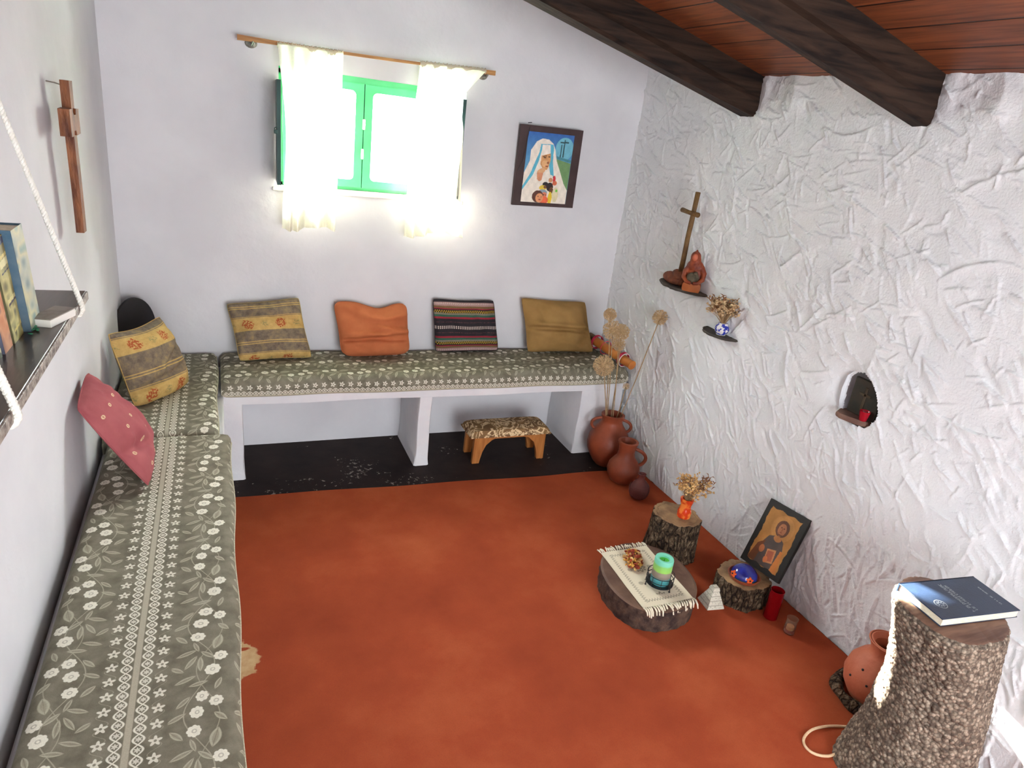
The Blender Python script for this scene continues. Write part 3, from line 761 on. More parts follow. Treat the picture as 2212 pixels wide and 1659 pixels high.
def cl(s, t):
    x = 0.683+0.290*s + 0.012*math.sin(s*9+1)*t; x += 0.02*t*(0.5-s)
    amp = 0.010+0.016*t; y = -0.072 - 0.02*t + amp*math.sin(s*26+1.2*math.sin(s*5)+t*1.2) + 0.006*math.sin(s*61+t*4)*t
    bulge = math.exp(-((t-0.45)/0.4)**2)*0.10*math.exp(-((s)/0.35)**2); y -= bulge
    x += bulge*0.25
    z0_ = 1.975+0.003*s; z = z0_-(0.790+0.012*math.sin(s*7))*t
    return (x, y, z)
curtain('curtain', 'sheer cream curtain hanging at the left end of the rod', cl, 90, 50, 0)
def cr(s, t):
    ts = (0.0, 0.18, 0.34, 0.78, 1.0)
    rx = np.interp(t, ts, (1.662, 1.488, 1.514, 1.532, 1.600)); ry = np.interp(t, ts, (-0.072, -0.235, -0.250, -0.250, -0.130))
    lx = np.interp(t, (0, 0.3, 1), (1.330, 1.312, 1.300)); ly = np.interp(t, (0, 1), (-0.072, -0.095))
    x = lx+(rx-lx)*s; y = ly+(ry-ly)*s**1.6
    amp = (0.010+0.015*t)*(1-0.6*s**3); y += amp*math.sin(s*28+1.4*math.sin(s*4)+t) + 0.005*math.sin(s*57+t*4)*t
    z = 1.988+0.012*s-(0.800+0.015*math.sin(s*6+1))*t
    return (x, y, z)
curtain('curtain', 'sheer cream curtain pushed out by a shutter at the right end of the rod', cr, 90, 50, 0)

# ------------------------------------------------------------------ benches
b = MB(); zb, zt = 0.400, 0.452; yb = -0.372
def slabface(b):
    # slab front has a slightly wavering hand-made edge
    n = 60; V = []; F = []
    for i in range(n):
        x = 0.006+2.600*i/(n-1); w1 = 0.003*math.sin(x*6.1)+0.002*math.sin(x*13)
        V += [(x, -0.006, zb), (x, yb+w1, zb+0.002*math.sin(x*7)), (x, yb+w1-0.001, zb+0.006), (x, yb-0.004+w1*0.5, zt-0.006), (x, yb+0.004, zt), (x, -0.006, zt)]
    for i in range(n-1):
        for j in range(6): F.append((i*6+j, (i+1)*6+j, (i+1)*6+(j+1) % 6, i*6+(j+1) % 6))
    b.add(V, F)
slabface(b)
r = empty('masonry_bench', (1.3, -0.19, 0)); tag(r, 'whitewashed masonry bench with two open bays along the back wall', 'bench')
b.build('seat_slab', M['lime'], r, 'yes')
def pillar(xa, xb, flare=0.006):
    p = MB(); n = 14; V = []; F = []
    for i in range(n):
        t = i/(n-1); z = 0.402*t; f = flare*math.exp(-z/0.03); w1 = 0.002*math.sin(z*20+xa*9)
        for (x, y) in ((xa-f+w1, -0.006), (xb+f+w1, -0.006), (xb+f+w1*0.5, -0.366-f), (xb-0.004+w1, -0.372-f), (xa+0.004+w1, -0.372-f), (xa-f+w1, -0.366-f)): V.append((x, y, z))
    for i in range(n-1):
        for j in range(6): F.append((i*6+j, i*6+(j+1) % 6, (i+1)*6+(j+1) % 6, (i+1)*6+j))
    F.append(tuple((n-1)*6+j for j in range(6))); p.add(V, F); return p
pillar(0.415, 0.508).build('pier', M['lime'], r, 'yes')
pillar(1.362, 1.432).build('pier', M['lime'], r, 'yes')
pillar(2.322, 2.600).build('pier', M['lime'], r, 'yes')

r = empty('masonry_bench', (0.21, -2.2, 0)); tag(r, 'low masonry bench under the long floral cushions against the left wall', 'bench')
b = MB(); b.box((0.006, -4.9, 0.40), (0.425, -0.380, 0.452), 0.006); b.build('seat_slab', M['lime'], r)
for y in (-0.95, -2.2, -3.4, -4.6):
    b = MB(); b.box((0.006, y-0.12, 0), (0.415, y, 0.401), 0.004); b.build('pier', M['lime'], r)
b = MB(); b.box((0.006, -0.93, 0.02), (0.40, -0.40, 0.399), 0.01); b.build('corner_infill', simple('blue_grey_inset', lin(84, 92, 110), lin(120, 126, 140), 12, 0.7), r)  # blue-grey box placed where a slit opening shows that colour

def cushion(name, label, prof, seg0, seg1, along, ucenter, nseg=60, wav=0.004, voff=0.0, pipez=None):
    """prof: list of (a, z) across; extruded along 'along' axis from seg0 to seg1"""
    # refine profile
    pts = [Vector((p[0], p[1])) for p in prof]; out = [pts[0]]
    for p, q in zip(pts[:-1], pts[1:]):
        n = max(1, int((q-p).length/0.02))
        for k in range(1, n+1): out.append(p+(q-p)*k/n)
    arc = [0.0]
    for p, q in zip(out[:-1], out[1:]): arc.append(arc[-1]+(q-p).length)
    m = len(out); P = np.zeros((nseg, m, 3)); UV = np.zeros((nseg, m, 2))
    S = np.linspace(0, 1, nseg); L = abs(seg1-seg0)
    for i, t in enumerate(S):
        e = min(t, 1-t)*L; shrink = 0.020*max(0, 1-e/0.03)**2
        for j in range(m):
            a, z = out[j]; pos = seg0+(seg1-seg0)*t
            wv = wav*(math.sin(pos*7+j*0.3)+0.6*math.sin(pos*17+a*20))*0.5
            z2 = z-shrink*(1 if z > prof[0][1]+0.02 else -0.5)+wv*(0.8 if z > 0.5 else 0.3)
            ed = wav*math.sin(pos*11+z*9)
            P[i, j] = (a+ed*(1 if j > m*0.7 else 0), pos, z2) if along == 'y' else (pos, a+ed*(1 if j > m*0.7 else 0), z2)
            UV[i, j] = (ucenter(arc[j], a, arc[-1]), pos+voff)
    r = empty(name, (float(P[:, :, 0].mean()), float(P[:, :, 1].mean()), 0.452)); tag(r, label, 'bench cushion', 'floral bench cushions')
    bb = MB(); gridmesh(bb, P, UV, flip=(along == 'x'))
    for i in (0, nseg-1): bb.add(P[i].tolist(), [tuple(range(m))], UV[i].tolist())
    bb.build('cushion_cover', M['fabric'], r, 'all')
    pp = MB()
    for j in pipez: pp.tube([tuple(P[i, int(j*(m-1))]) for i in range(nseg)], 0.0022, 6)
    pp.build('piping', M['piping'], r, 'all')
    return r
HC = 0.540
pr = lambda x0, x1: [(x0, 0.455), (x0, 0.52), (x0+0.012, HC-0.004), (x0+0.03, HC), (x1-0.028, HC), (x1-0.010, HC-0.005), (x1, HC-0.020), (x1+0.003, 0.50), (x1, 0.462), (x1-0.006, 0.452)]
XC = 0.234
cushion('bench_cushion', 'long floral seat cushion on the left bench, nearest the viewer', pr(0.038, 0.446), -0.942, -4.55, 'y', lambda s, a, L: a-XC if a < 0.43 else 0.187+(s-(L-0.10)), 180, pipez=(0.93,))
cushion('bench_cushion', 'short floral seat cushion in the corner between the two benches', pr(0.012, 0.402), -0.012, -0.930, 'y', lambda s, a, L: a-0.225, 50, pipez=(0.92,))
prb = [(-0.008, 0.455), (-0.008, 0.53), (-0.03, HC), (-0.365, HC), (-0.388, HC-0.007), (-0.400, HC-0.025), (-0.405, 0.49), (-0.400, 0.456), (-0.392, 0.446)]
cushion('bench_cushion', 'long floral seat cushion with a star border along the back wall', prb, 0.416, 2.600, 'x', lambda s, a, L: (L-s)-0.004, 110, pipez=(0.99,))

# ------------------------------------------------------------------ carpet
b = MB(); nx, ny = 90, 150
X0 = np.linspace(0, 1, nx); Yv = np.linspace(0, 1, ny); P = np.zeros((nx, ny, 3)); q = nr
for i in range(nx):
    x = 0.440+(2.63-0.440)*X0[i]; yb_ = -0.545-(x-0.445)*0.042 + 0.004*math.sin(x*9)
    for j in range(ny):
        y = yb_+(-4.9-yb_)*Yv[j]
        xr = 0.440+(WX(y)-0.012-0.440)*X0[i]
        wv = 0.0035*max(0, math.sin((y*1.2+x*2.1)*3.4))*min(1, max(0, (x-1.7)/0.6))
        P[i, j] = (xr, y, 0.008+wv)
gridmesh(b, P, flip=True)
for e in (P[0], P[-1], P[:, 0], P[:, -1]):
    m = len(e); low = e.copy(); low[:, 2] = 0.0; V = e.tolist()+low.tolist(); b.add(V, [(k, k+1, m+k+1, m+k) for k in range(m-1)])
o = b.build('carpet', M['carpet'], None, 'yes', origin=(0, 0, 0)); tag(o, 'rust red carpet with a worn beige patch beside the left bench', 'carpet')

# ------------------------------------------------------------------ pillows
def pillow(name, label, cor, mat, T=0.07, pinch=0.05, crease=None, warp=None, seed=0, back=0.5, rumple=1.0, rnd_=0.02, uvrot=0, seam='seam', n=40, hint=(0, -1, 0)):
    TL, TR, BR, BL = [np.array(c, float) for c in cor]
    U, V = np.meshgrid(np.linspace(0, 1, n), np.linspace(0, 1, n), indexing='ij')
    U = 0.5-0.5*np.cos(U*pi)*0.35-0.65*(0.5-U); U = (U-U.min())/(U.max()-U.min()); V = 0.5-0.5*np.cos(V*pi)*0.35-0.65*(0.5-V); V = (V-V.min())/(V.max()-V.min())
    base = ((1-U)*(1-V))[..., None]*BL+(U*(1-V))[..., None]*BR+(U*V)[..., None]*TR+((1-U)*V)[..., None]*TL
    nrm = np.cross(TR-BL, TL-BR); nrm = nrm/np.linalg.norm(nrm)
    if nrm @ np.array(hint, float) < 0: nrm = -nrm
    ctr = (TL+TR+BR+BL)/4; ex = (TR+BR-TL-BL)/2; ey = (TL+TR-BL-BR)/2
    base = base + (-(2*U-1)*pinch*np.sin(pi*V)*0.5)[..., None]*ex + (-(2*V-1)*pinch*np.sin(pi*U)*0.5)[..., None]*ey
    base = base + (ctr-base)*(rnd_*(np.abs(2*U-1)*np.abs(2*V-1))**6)[..., None]*2
    if warp is not None:
        du, dv = warp(U, V); base = base + du[..., None]*ex + dv[..., None]*ey
    prof = (np.clip(16*U*(1-U)*V*(1-V), 0, 1))**0.5
    wr = rumple*0.040*(smoothnoise(n, n, (4, 4), seed)-0.5)+0.016*(smoothnoise(n, n, (11, 9), seed+1)-0.5)
    if crease is not None: wr = wr+crease(U, V)
    env = np.clip(prof*1.6, 0, 1)
    F = base + ((T*prof*(0.72+0.28*(1-V))+wr*env))[..., None]*nrm
    Bk = base - (T*back*prof)[..., None]*nrm
    Z0 = 0.543
    for A_ in (F, Bk): A_[..., 2] = np.maximum(A_[..., 2], Z0)
    uv = np.stack([U, V], -1)
    if uvrot: uv = np.stack([V, 1-U], -1)
    bb = MB(); gridmesh(bb, F, uv); gridmesh(bb, Bk, uv, flip=True)
    lo = F.reshape(-1, 3).mean(0)
    r = empty(name, (float(lo[0]), float(lo[1]), Z0)); tag(r, label, 'cushion', 'throw cushions on the benches')
    o = bb.build('cover', M[mat], r, 'all')
    sm = MB(); ring = [tuple(F[i, 0]) for i in range(n)]+[tuple(F[-1, j]) for j in range(1, n)]+[tuple(F[i, -1]) for i in range(n-2, -1, -1)]+[tuple(F[0, j]) for j in range(n-2, 0, -1)]
    sm.tube(ring, 0.0022, 5, closed=True); sm.build('seam', M[mat], r, 'all')
    return r
def line_crease(v0, slope, depth, wid, u0=0.0, u1=1.0, curve=0.0):
    return lambda U, V: depth*np.exp(-((V-v0-slope*(U-0.5)-curve*np.sin(pi*U))/wid)**2)*np.clip((U-u0)*8, 0, 1)*np.clip((u1-U)*8, 0, 1)
def csum(*fs): return lambda U, V: sum(f(U, V) for f in fs)
pillow('throw_cushion', 'grey and gold floral tapestry cushion, leftmost of those against the back wall', [(0.449, -0.055, 0.800), (0.792, -0.045, 0.835), (0.848, -0.150, 0.548), (0.500, -0.185, 0.548)], 'tapestry', 0.10, 0.055,
       csum(line_crease(0.75, -0.5, -0.022, 0.07, 0.4, 1), line_crease(0.2, 0.1, -0.014, 0.05, 0.0, 0.6)), seed=3)
pillow('throw_cushion', 'plain orange cushion with soft creases against the back wall', [(0.955, -0.05, 0.815), (1.352, -0.045, 0.810), (1.372, -0.105, 0.546), (0.995, -0.130, 0.546)], 'orange', 0.095, 0.05, rnd_=0.055, crease=
       csum(line_crease(0.34, 0.10, -0.034, 0.035, -0.2, 0.75), line_crease(0.42, 0.10, 0.030, 0.04, 0.0, 1.2), line_crease(0.76, 0.04, 0.026, 0.07, 0.25, 1.2), line_crease(0.30, -0.02, -0.026, 0.03, 0.5, 1.2), line_crease(0.57, -0.3, 0.024, 0.05, 0.45, 1.1)),
       warp=lambda U, V: (0*U, (V**3)*(0.05*np.cos(U*2*pi)*0.6-0.055*np.exp(-((U-0.62)/0.16)**2)+0.03*np.exp(-((U-0.3)/0.15)**2))-0.03*(1-V)**3*np.sin(pi*U)), seed=9)
pillow('throw_cushion', 'dark folk-woven striped cushion against the back wall', [(1.490, -0.04, 0.842), (1.850, -0.04, 0.838), (1.900, -0.075, 0.546), (1.518, -0.078, 0.546)], 'ethnic', 0.075, 0.02, warp=lambda U, V: (0*U, (V**4)*(-0.02*np.sin(pi*U))), seed=14)
pillow('throw_cushion', 'plain mustard brown cushion, rightmost on the back bench', [(2.012, -0.045, 0.858), (2.442, -0.04, 0.838), (2.505, -0.125, 0.546), (2.070, -0.105, 0.546)], 'mustard', 0.09, 0.05,
       csum(line_crease(0.43, -0.06, -0.036, 0.04, -0.2, 1.2, 0.03), line_crease(0.53, -0.05, 0.022, 0.05, 0.0, 1.0)), seed=21)
pillow('throw_cushion', 'gold and grey floral tapestry cushion leaning on the left wall', [(0.022, -0.640, 0.838), (0.185, -0.375, 0.832), (0.290, -0.445, 0.550), (0.100, -0.700, 0.550)], 'tapestry_b', 0.105, 0.02,
       csum(line_crease(0.36, 0.5, -0.024, 0.06, 0.4, 1.0), line_crease(0.26, 0.12, -0.030, 0.045, -0.1, 0.9)), seed=30, hint=(1, -1, 0), rumple=0.5, warp=lambda U, V: (0*U, -0.05*(1-V)**3*np.sin(pi*U)-0.05*V**3*np.sin(pi*U)))
pillow('throw_cushion', 'rose pink cushion with small white motifs leaning on the left wall', [(0.020, -1.082, 0.850), (0.026, -1.340, 0.828), (0.200, -1.350, 0.550), (0.155, -1.000, 0.552)][::1], 'rose', 0.085, -0.02, csum(line_crease(0.2, 0.5, -0.022, 0.06, 0.5, 1.1)), seed=41, hint=(1, 0, 0.3), back=0.25, rumple=0.3,
       warp=lambda U, V: (0*U, 0*U))

# black rounded board in the corner
b = MB(); n = 40; V = []; F = []; c = Vector((0.066, -0.115, 0.0)); dr = Vector((0.72, 0.69, 0)).normalized(); nn_ = Vector((dr.y, -dr.x, 0))
rings = [(-0.008, 0.97), (-0.006, 1.0), (0.006, 1.0), (0.008, 0.97)]
for (off, k) in rings:
    for j in range(n):
        a = 2*pi*j/n; z = 0.686+0.146*k*math.sin(a); p = c+dr*(0.105*k*math.cos(a))+nn_*off; V.append((p.x-0.12*(z-0.54)*0.3, p.y+0.14*(z-0.54)*0.5, z))
for l in range(3):
    for j in range(n): F.append((l*n+j, l*n+(j+1) % n, (l+1)*n+(j+1) % n, (l+1)*n+j))
F += [tuple(range(n-1, -1, -1)), tuple(3*n+j for j in range(n))]; b.add(V, F)
tag(b.build('round_board', M['black_lacquer'], None, 'yes'), 'black rounded board standing in the corner behind the gold cushion', 'board')

# bamboo rattle on the right end of the bench
r = empty('bamboo_tube', (2.54, -0.22, 0.56)); tag(r, 'orange bamboo tube bound with red string lying at the right end of the bench', 'tube')
p0 = Vector((2.514, -0.03, 0.614)); p1 = Vector((2.588, -0.430, 0.5725)); L = (p1-p0)
b = MB(); pts = [p0+L*t for t in np.linspace(0, 1, 30)]; b.tube(pts, [0.0265+0.0015*math.sin(i*1.1) for i in range(30)], 20); b.build('tube_body', M['bamboo'], r, 'yes')
e = MB(); e.tube([p0+L*t for t in np.linspace(0.0, 0.16, 6)], 0.0285, 20); e.build('dark_end', M['bamboo_end'], r, 'yes')
for t in (0.17, 0.40, 0.78):
    e = MB()
    for k in range(4 if t != 0.40 else 1):
        cc = p0+L*(t+k*0.012); u_ = L.normalized().orthogonal(); v_ = L.normalized().cross(u_)
        e.tube([cc+(u_*math.cos(a)+v_*math.sin(a))*0.0295 for a in np.linspace(0, 2*pi, 25)[:-1]], 0.0022, 6, closed=True)
    e.build('string_binding', M['red_string'], r, 'all')
e = MB(); cc = p0+L*0.83
u_ = L.normalized().orthogonal(); v_ = L.normalized().cross(u_)
e.tube([cc+(u_*math.cos(a)+v_*math.sin(a))*0.0295 for a in np.linspace(0, 2*pi, 25)[:-1]], 0.0026, 6, closed=True); e.build('string_binding', M['white_string'], r, 'all')

# ------------------------------------------------------------------ footstool
r = empty('footstool', (1.905, -0.33, 0)); tag(r, 'small low wooden stool with a woven padded top under the bench', 'stool')
b = MB(); n = 30; V = []; F = []
sx0, sx1, sy0, sy1 = 1.655, 2.140, -0.415, -0.235
nx, ny = 40, 14; P = np.zeros((nx, ny, 3))
for i in range(nx):
    for j in range(ny):
        a = -1+2*i/(nx-1); c_ = -1+2*j/(ny-1); k = max(0, 1-a**10)**0.5*max(0, 1-c_**8)**0.5
        P[i, j] = ((sx0+sx1)/2+a*(sx1-sx0)/2, (sy0+sy1)/2+c_*(sy1-sy0)/2, 0.168+0.034*k)
gridmesh(b, P, flip=True); Q = P.copy(); Q[..., 2] = 0.160; gridmesh(b, Q, flip=False)
for (A_, B_) in ((P[0], Q[0]), (P[-1], Q[-1]), (P[:, 0], Q[:, 0]), (P[:, -1], Q[:, -1])):
    m = len(A_); b.add(A_.tolist()+B_.tolist(), [(k, k+1, m+k+1, m+k) for k in range(m-1)])
b.build('padded_top', M['stool_top'], r, 'yes')
b = MB(); b.box((1.680, -0.395, 0.140), (2.115, -0.255, 0.160), 0.003); b.build('rail', M['stool_wood'], r)
for sx, xo in ((1, 1.686), (-1, 2.109)):
    for (ya, yc) in ((-0.405, -0.383), (-0.267, -0.245)):
        b = MB(); # curved bracket-shaped leg
        pro = [(0, 0.0), (0.040, 0.0), (0.044, 0.03), (0.052, 0.07), (0.068, 0.11), (0.100, 0.14), (0.130, 0.152), (0.130, 0.160), (-0.004, 0.160)]
        pts = [(xo+sx*(p[0]+0.010*(1-p[1]/0.16)*0-0.006+0.006*p[1]/0.16), p[1]) for p in pro]; nn = len(pts)
        V = [(p[0], ya, p[1]) for p in pts]+[(p[0], yc, p[1]) for p in pts]
        F = [tuple(range(nn)), tuple(range(2*nn-1, nn-1, -1))]+[(j, (j+1) % nn, nn+(j+1) % nn, nn+j) for j in range(nn)]
        b.add(V, F); b.build('leg', M['stool_wood'], r)

# ------------------------------------------------------------------ pottery and dried flowers in the corner
def jar(name, label, c, prof, handles, mat='terra', cat='jar', neck_mat=None, n=48, z0=0.0):
    r = empty(name, (c[0], c[1], z0)); tag(r, label, cat)
    b = MB(); inner = [(max(0.004, rr-0.008), zz) for rr, zz in reversed(prof) if zz > prof[-1][1]*0.45]
    b.lathe(prof+inner, (c[0], c[1], z0), n, cap0=True, cap1=True); b.build('body', M[mat], r, 'yes')
    for pts, rad in handles:
        h = MB(); h.tube(pts, rad, 10); h.build('handle', M[mat], r, 'yes')
    return r
def arc_handle(c, ang, r0, z0, r1, z1, out, n=14):
    d = Vector((math.cos(ang), math.sin(ang), 0)); P_ = []
    for i in range(n):
        t = i/(n-1); rr = r0+(r1-r0)*t+out*math.sin(pi*t)**0.8; zz = z0+(z1-z0)*t+0.012*math.sin(pi*t)*(1-t)
        P_.append(Vector(c)+d*rr+Vector((0, 0, zz)))
    return P_
cj = (2.462, -0.520, 0.0)
jar('amphora', 'tall two-handled terracotta jar holding dried flowers in the corner', cj,
    [(0.055, 0), (0.075, 0.02), (0.100, 0.06), (0.118, 0.10), (0.122, 0.135), (0.115, 0.175), (0.095, 0.215), (0.072, 0.245), (0.060, 0.265), (0.058, 0.285), (0.066, 0.300), (0.067, 0.312), (0.060, 0.315)],
    [(arc_handle(cj, math.radians(a), 0.060, 0.285, 0.094, 0.215, 0.034), 0.0085) for a in (155, -25)])
cj = (2.440, -0.745, 0.008)
jar('pitcher', 'round terracotta pitcher with one handle in front of the tall jar', (cj[0], cj[1]),
    [(0.045, 0), (0.066, 0.012), (0.084, 0.045), (0.090, 0.075), (0.085, 0.105), (0.066, 0.135), (0.050, 0.155), (0.044, 0.185), (0.047, 0.215), (0.055, 0.240), (0.056, 0.246), (0.050, 0.247)],
    [(arc_handle(cj, math.radians(-25), 0.046, 0.205, 0.080, 0.110, 0.045), 0.0095)], cat='jug', z0=0.008)
r = jar('glass_vase', 'small mauve glass vase with a narrow neck on the carpet by the wall', (2.436, -0.925),
    [(0.022, 0), (0.040, 0.010), (0.050, 0.032), (0.053, 0.055), (0.048, 0.080), (0.034, 0.098), (0.020, 0.110), (0.016, 0.126), (0.021, 0.142), (0.022, 0.145)], [], 'purple_glass', 'vase', z0=0.008)
rb = MB()
for k in range(9):
    z = 0.014+k*0.0075; rr = 0.0535*math.sin(pi*min(1, (0.3+z/0.16)))**0.35*0.99
    zz = [(0.022, 0), (0.040, 0.010), (0.050, 0.032), (0.053, 0.055), (0.048, 0.080), (0.034, 0.098)]
    rr = np.interp(z, [q[1] for q in zz], [q[0] for q in zz])+0.0008
    rb.tube([(2.436+rr*math.cos(a), -0.925+rr*math.sin(a), 0.008+z) for a in np.linspace(0, 2*pi, 33)[:-1]], 0.0016, 5, closed=True)
rb.build('moulded_ribs', M['purple_glass'], r, 'all')

def allium(label, head, base, rad, n=230, seed=1):
    rad = rad*1.08
    rr_ = random.Random(seed); head = Vector(head); base = Vector(base)
    r = empty('dried_allium', tuple(base)); tag(r, label, 'dried flower', 'dried alliums in the tall jar')
    s_ = MB(); mid = (head+base)/2+Vector((0.004, 0.0, 0)); pts = [base, base*0.66+head*0.34+Vector((0.002, 0, 0)), mid, head]; s_.tube(pts, 0.0027, 6); s_.build('stem', M['dry_stem'], r, 'all')
    h = MB(); h.ball(tuple(head), rad*0.30, 8, 6)
    for i in range(n):
        z = 1-2*(i+0.5)/n; a = i*2.39996; q = math.sqrt(max(0, 1-z*z)); d = Vector((q*math.cos(a), q*math.sin(a), z))
        d = (d+Vector((rr_.uniform(-.12, .12), rr_.uniform(-.12, .12), rr_.uniform(-.12, .12)))).normalized(); R_ = rad*rr_.uniform(0.82, 1.02)
        tip = head+d*R_; h.tube([head+d*rad*0.2, tip], 0.0007, 3, caps=False)
        u_ = d.orthogonal().normalized(); v_ = d.cross(u_); a0 = rr_.uniform(0, 6)
        for k in range(4):
            e = u_*math.cos(a0+k*pi/2)+v_*math.sin(a0+k*pi/2); h.tube([tip-d*0.002, tip+e*rad*0.10+d*rad*0.05], [0.0014, 0.0007], 3, caps=False)
    h.build('seed_head', M['dry_head'], r)
jb = lambda dx, dy: (2.462+dx, -0.52+dy, 0.20)
allium('dried allium with a pale oval head, highest above the tall jar', (2.325, -0.52, 0.900), jb(-0.03, 0.0), 0.032, seed=1)
allium('dried allium with a big round head just below the highest one', (2.352, -0.53, 0.815), jb(-0.02, 0.01), 0.050, seed=2)
allium('dried allium with a brown round head at the right of the central cluster', (2.425, -0.51, 0.800), jb(0.0, 0.01), 0.040, seed=3)
allium('dried allium with a smaller drooping head under the central cluster', (2.405, -0.53, 0.735), jb(0.005, -0.01), 0.034, 160, seed=4)
allium('dried allium with the largest head, hanging low over the cushion edge', (2.322, -0.55, 0.622), jb(-0.03, -0.01), 0.053, 280, seed=5)
allium('dried allium on a long stem leaning out against the rough wall', (2.598, -0.585, 0.905), jb(0.03, 0.0), 0.038, seed=6)
allium('dried allium with a tiny half head low beside the long leaning stem', (2.512, -0.52, 0.482), jb(0.02, 0.01), 0.018, 60, seed=7)

# ------------------------------------------------------------------ stumps
def stump(label, c, r0, h, seed, mat='bark', topmat='bark_top', topk=0.95, z0=0.008, ring=True, grow=1.1):
    r = empty('tree_stump', (c[0], c[1], z0)); tag(r, label, 'tree stump', 'short tree stumps by the rough wall')
    q = random.Random(seed); ph = [q.uniform(0, 6) for _ in range(6)]
    def fn(a, z): return 1+0.05*math.sin(2*a+ph[0])+0.035*math.sin(5*a+ph[1]+z*9)+0.03*math.sin(9*a+ph[2]+z*14)+0.022*math.sin(17*a+ph[3]+z*40)+0.014*math.sin(31*a+z*90+ph[4])
    b = MB(); prof = []
    N_ = 22
    for i in range(N_): t = i/(N_-1); prof.append((r0*(grow+(1-grow)*t**0.6), h*t))
    b.lathe(prof, (c[0], c[1], z0), 96, fn=fn, cap0=True, cap1=False); b.build('bark', M[mat], r, 'all')
    t = MB(); prof2 = [(r0, h-0.001), (r0*0.985, h+0.001), (r0*0.86, h+0.0005), (r0*0.845, h-0.003), (r0*0.83, h+0.001), (r0*0.5, h+0.002), (0.001, h+0.002)] if ring else [(r0, h-0.001), (r0*0.97, h+0.001), (0.001, h+0.001)]
    t.lathe(prof2, (c[0], c[1], z0), 96, fn=lambda a, z: fn(a, h), cap0=False, cap1=False); t.build('cut_face', M[topmat], r, 'yes')
    return r
stump('short barked tree stump carrying the orange vase of dried flowers', (2.318, -1.385), 0.104, 0.200, 5, grow=1.12)
stump('low barked tree stump carrying the icon and the blue glazed dome', (2.445, -1.735), 0.108, 0.104, 8, ring=False, grow=1.06)

# big log slice
ol = [(1.846, -1.553), (1.893, -1.475), (1.965, -1.425), (2.060, -1.405), (2.150, -1.440), (2.215, -1.520), (2.222, -1.640), (2.190, -1.745), (2.120, -1.822), (2.050, -1.850), (1.956, -1.850), (1.880, -1.815), (1.838, -1.750), (1.826, -1.650)]
def smooth_closed(p, k=4):
    n = len(p); out = []
    for i in range(n):
        p0, p1, p2, p3 = [np.array(p[(i+j) % n]) for j in (-1, 0, 1, 2)]
        for s in range(k):
            t = s/k; out.append(tuple(0.5*((2*p1)+(-p0+p2)*t+(2*p0-5*p1+4*p2-p3)*t*t+(-p0+3*p1-3*p2+p3)*t**3)))
    return out
sm = smooth_closed(ol, 7); n = len(sm); cxy = np.mean(np.array(sm), 0)
r = empty('log_slice', (cxy[0], cxy[1], 0.008)); tag(r, 'wide dark slice of log used as a low table for the lace doily', 'log slice')
b = MB(); V = []; F = []; LV = 10
for l in range(LV):
    z = 0.008+0.094*l/(LV-1); kb = 1-0.02*abs(l/(LV-1)-0.6)
    for j, p in enumerate(sm):
        k = kb+0.010*math.sin(j*1.7+l)+0.008*math.sin(j*0.9+l*1.7); V.append((cxy[0]+(p[0]-cxy[0])*k, cxy[1]+(p[1]-cxy[1])*k, z))
for l in range(LV-1):
    for j in range(n): F.append((l*n+j, l*n+(j+1) % n, (l+1)*n+(j+1) % n, (l+1)*n+j))
b.add(V, F); b.build('bark', M['log_dark'], r, 'all')
b = MB(); V = [(p[0], p[1], 0.102) for p in sm]+[(cxy[0]+(p[0]-cxy[0])*0.95, cxy[1]+(p[1]-cxy[1])*0.95, 0.106) for p in sm]
b.add(V, [(j, (j+1) % n, n+(j+1) % n, n+j) for j in range(n)]+[tuple(n+j for j in range(n))]); b.build('cut_face', M['log_top'], r)

# doily
dz = 0.1095; DC = np.array([[1.897, -1.455], [2.132, -1.452], [2.122, -1.812], [1.884, -1.815]])  # back-left, back-right, front-right, front-left
r = empty('lace_doily', (2.0, -1.63, dz)); tag(r, 'cream lace doily with fringed ends spread on the log slice', 'doily')
b = MB(); nx, ny = 40, 60; P = np.zeros((nx, ny, 3)); UV = np.zeros((nx, ny, 2))
for i in range(nx):
    for j in range(ny):
        u_ = i/(nx-1); v_ = j/(ny-1); p = (DC[0]*(1-u_)+DC[1]*u_)*(1-v_)+(DC[3]*(1-u_)+DC[2]*u_)*v_
        P[i, j] = (p[0], p[1], dz+0.0012*math.sin(u_*9+v_*7)+0.001); UV[i, j] = (u_*0.24, v_*0.38)
gridmesh(b, P, UV, flip=True); Q = P.copy(); Q[..., 2] -= 0.002; gridmesh(b, Q, UV)
b.build('lace_cloth', M['lace'], r, 'all')
q = random.Random(4)
for e, (A_, B_, sg) in enumerate(((DC[0], DC[1], 1), (DC[3], DC[2], -1))):
    f = MB()
    for k in range(23):
        t = k/22; p = A_*(1-t)+B_*t; a = q.uniform(-0.35, 0.35); L = q.uniform(0.022, 0.034)
        if sg > 0: pts = [(p[0], p[1], dz+0.001), (p[0]+a*L*0.5, p[1]+L*0.5, dz+0.003), (p[0]+a*L, p[1]+L, dz+0.001)]
        else: pts = [(p[0], p[1], dz+0.001), (p[0]+a*L*0.4, p[1]-L*0.5, dz+0.004), (p[0]+a*L*0.8, p[1]-L*1.0, dz-0.002), (p[0]+a*L, p[1]-L*1.25, dz-0.014-q.uniform(0, 0.010))]
        f.tube(pts, [0.0022]+[0.0036]*(len(pts)-2)+[0.0026], 6)
    f.build('fringe', M['doily_thread'], r, 'all')

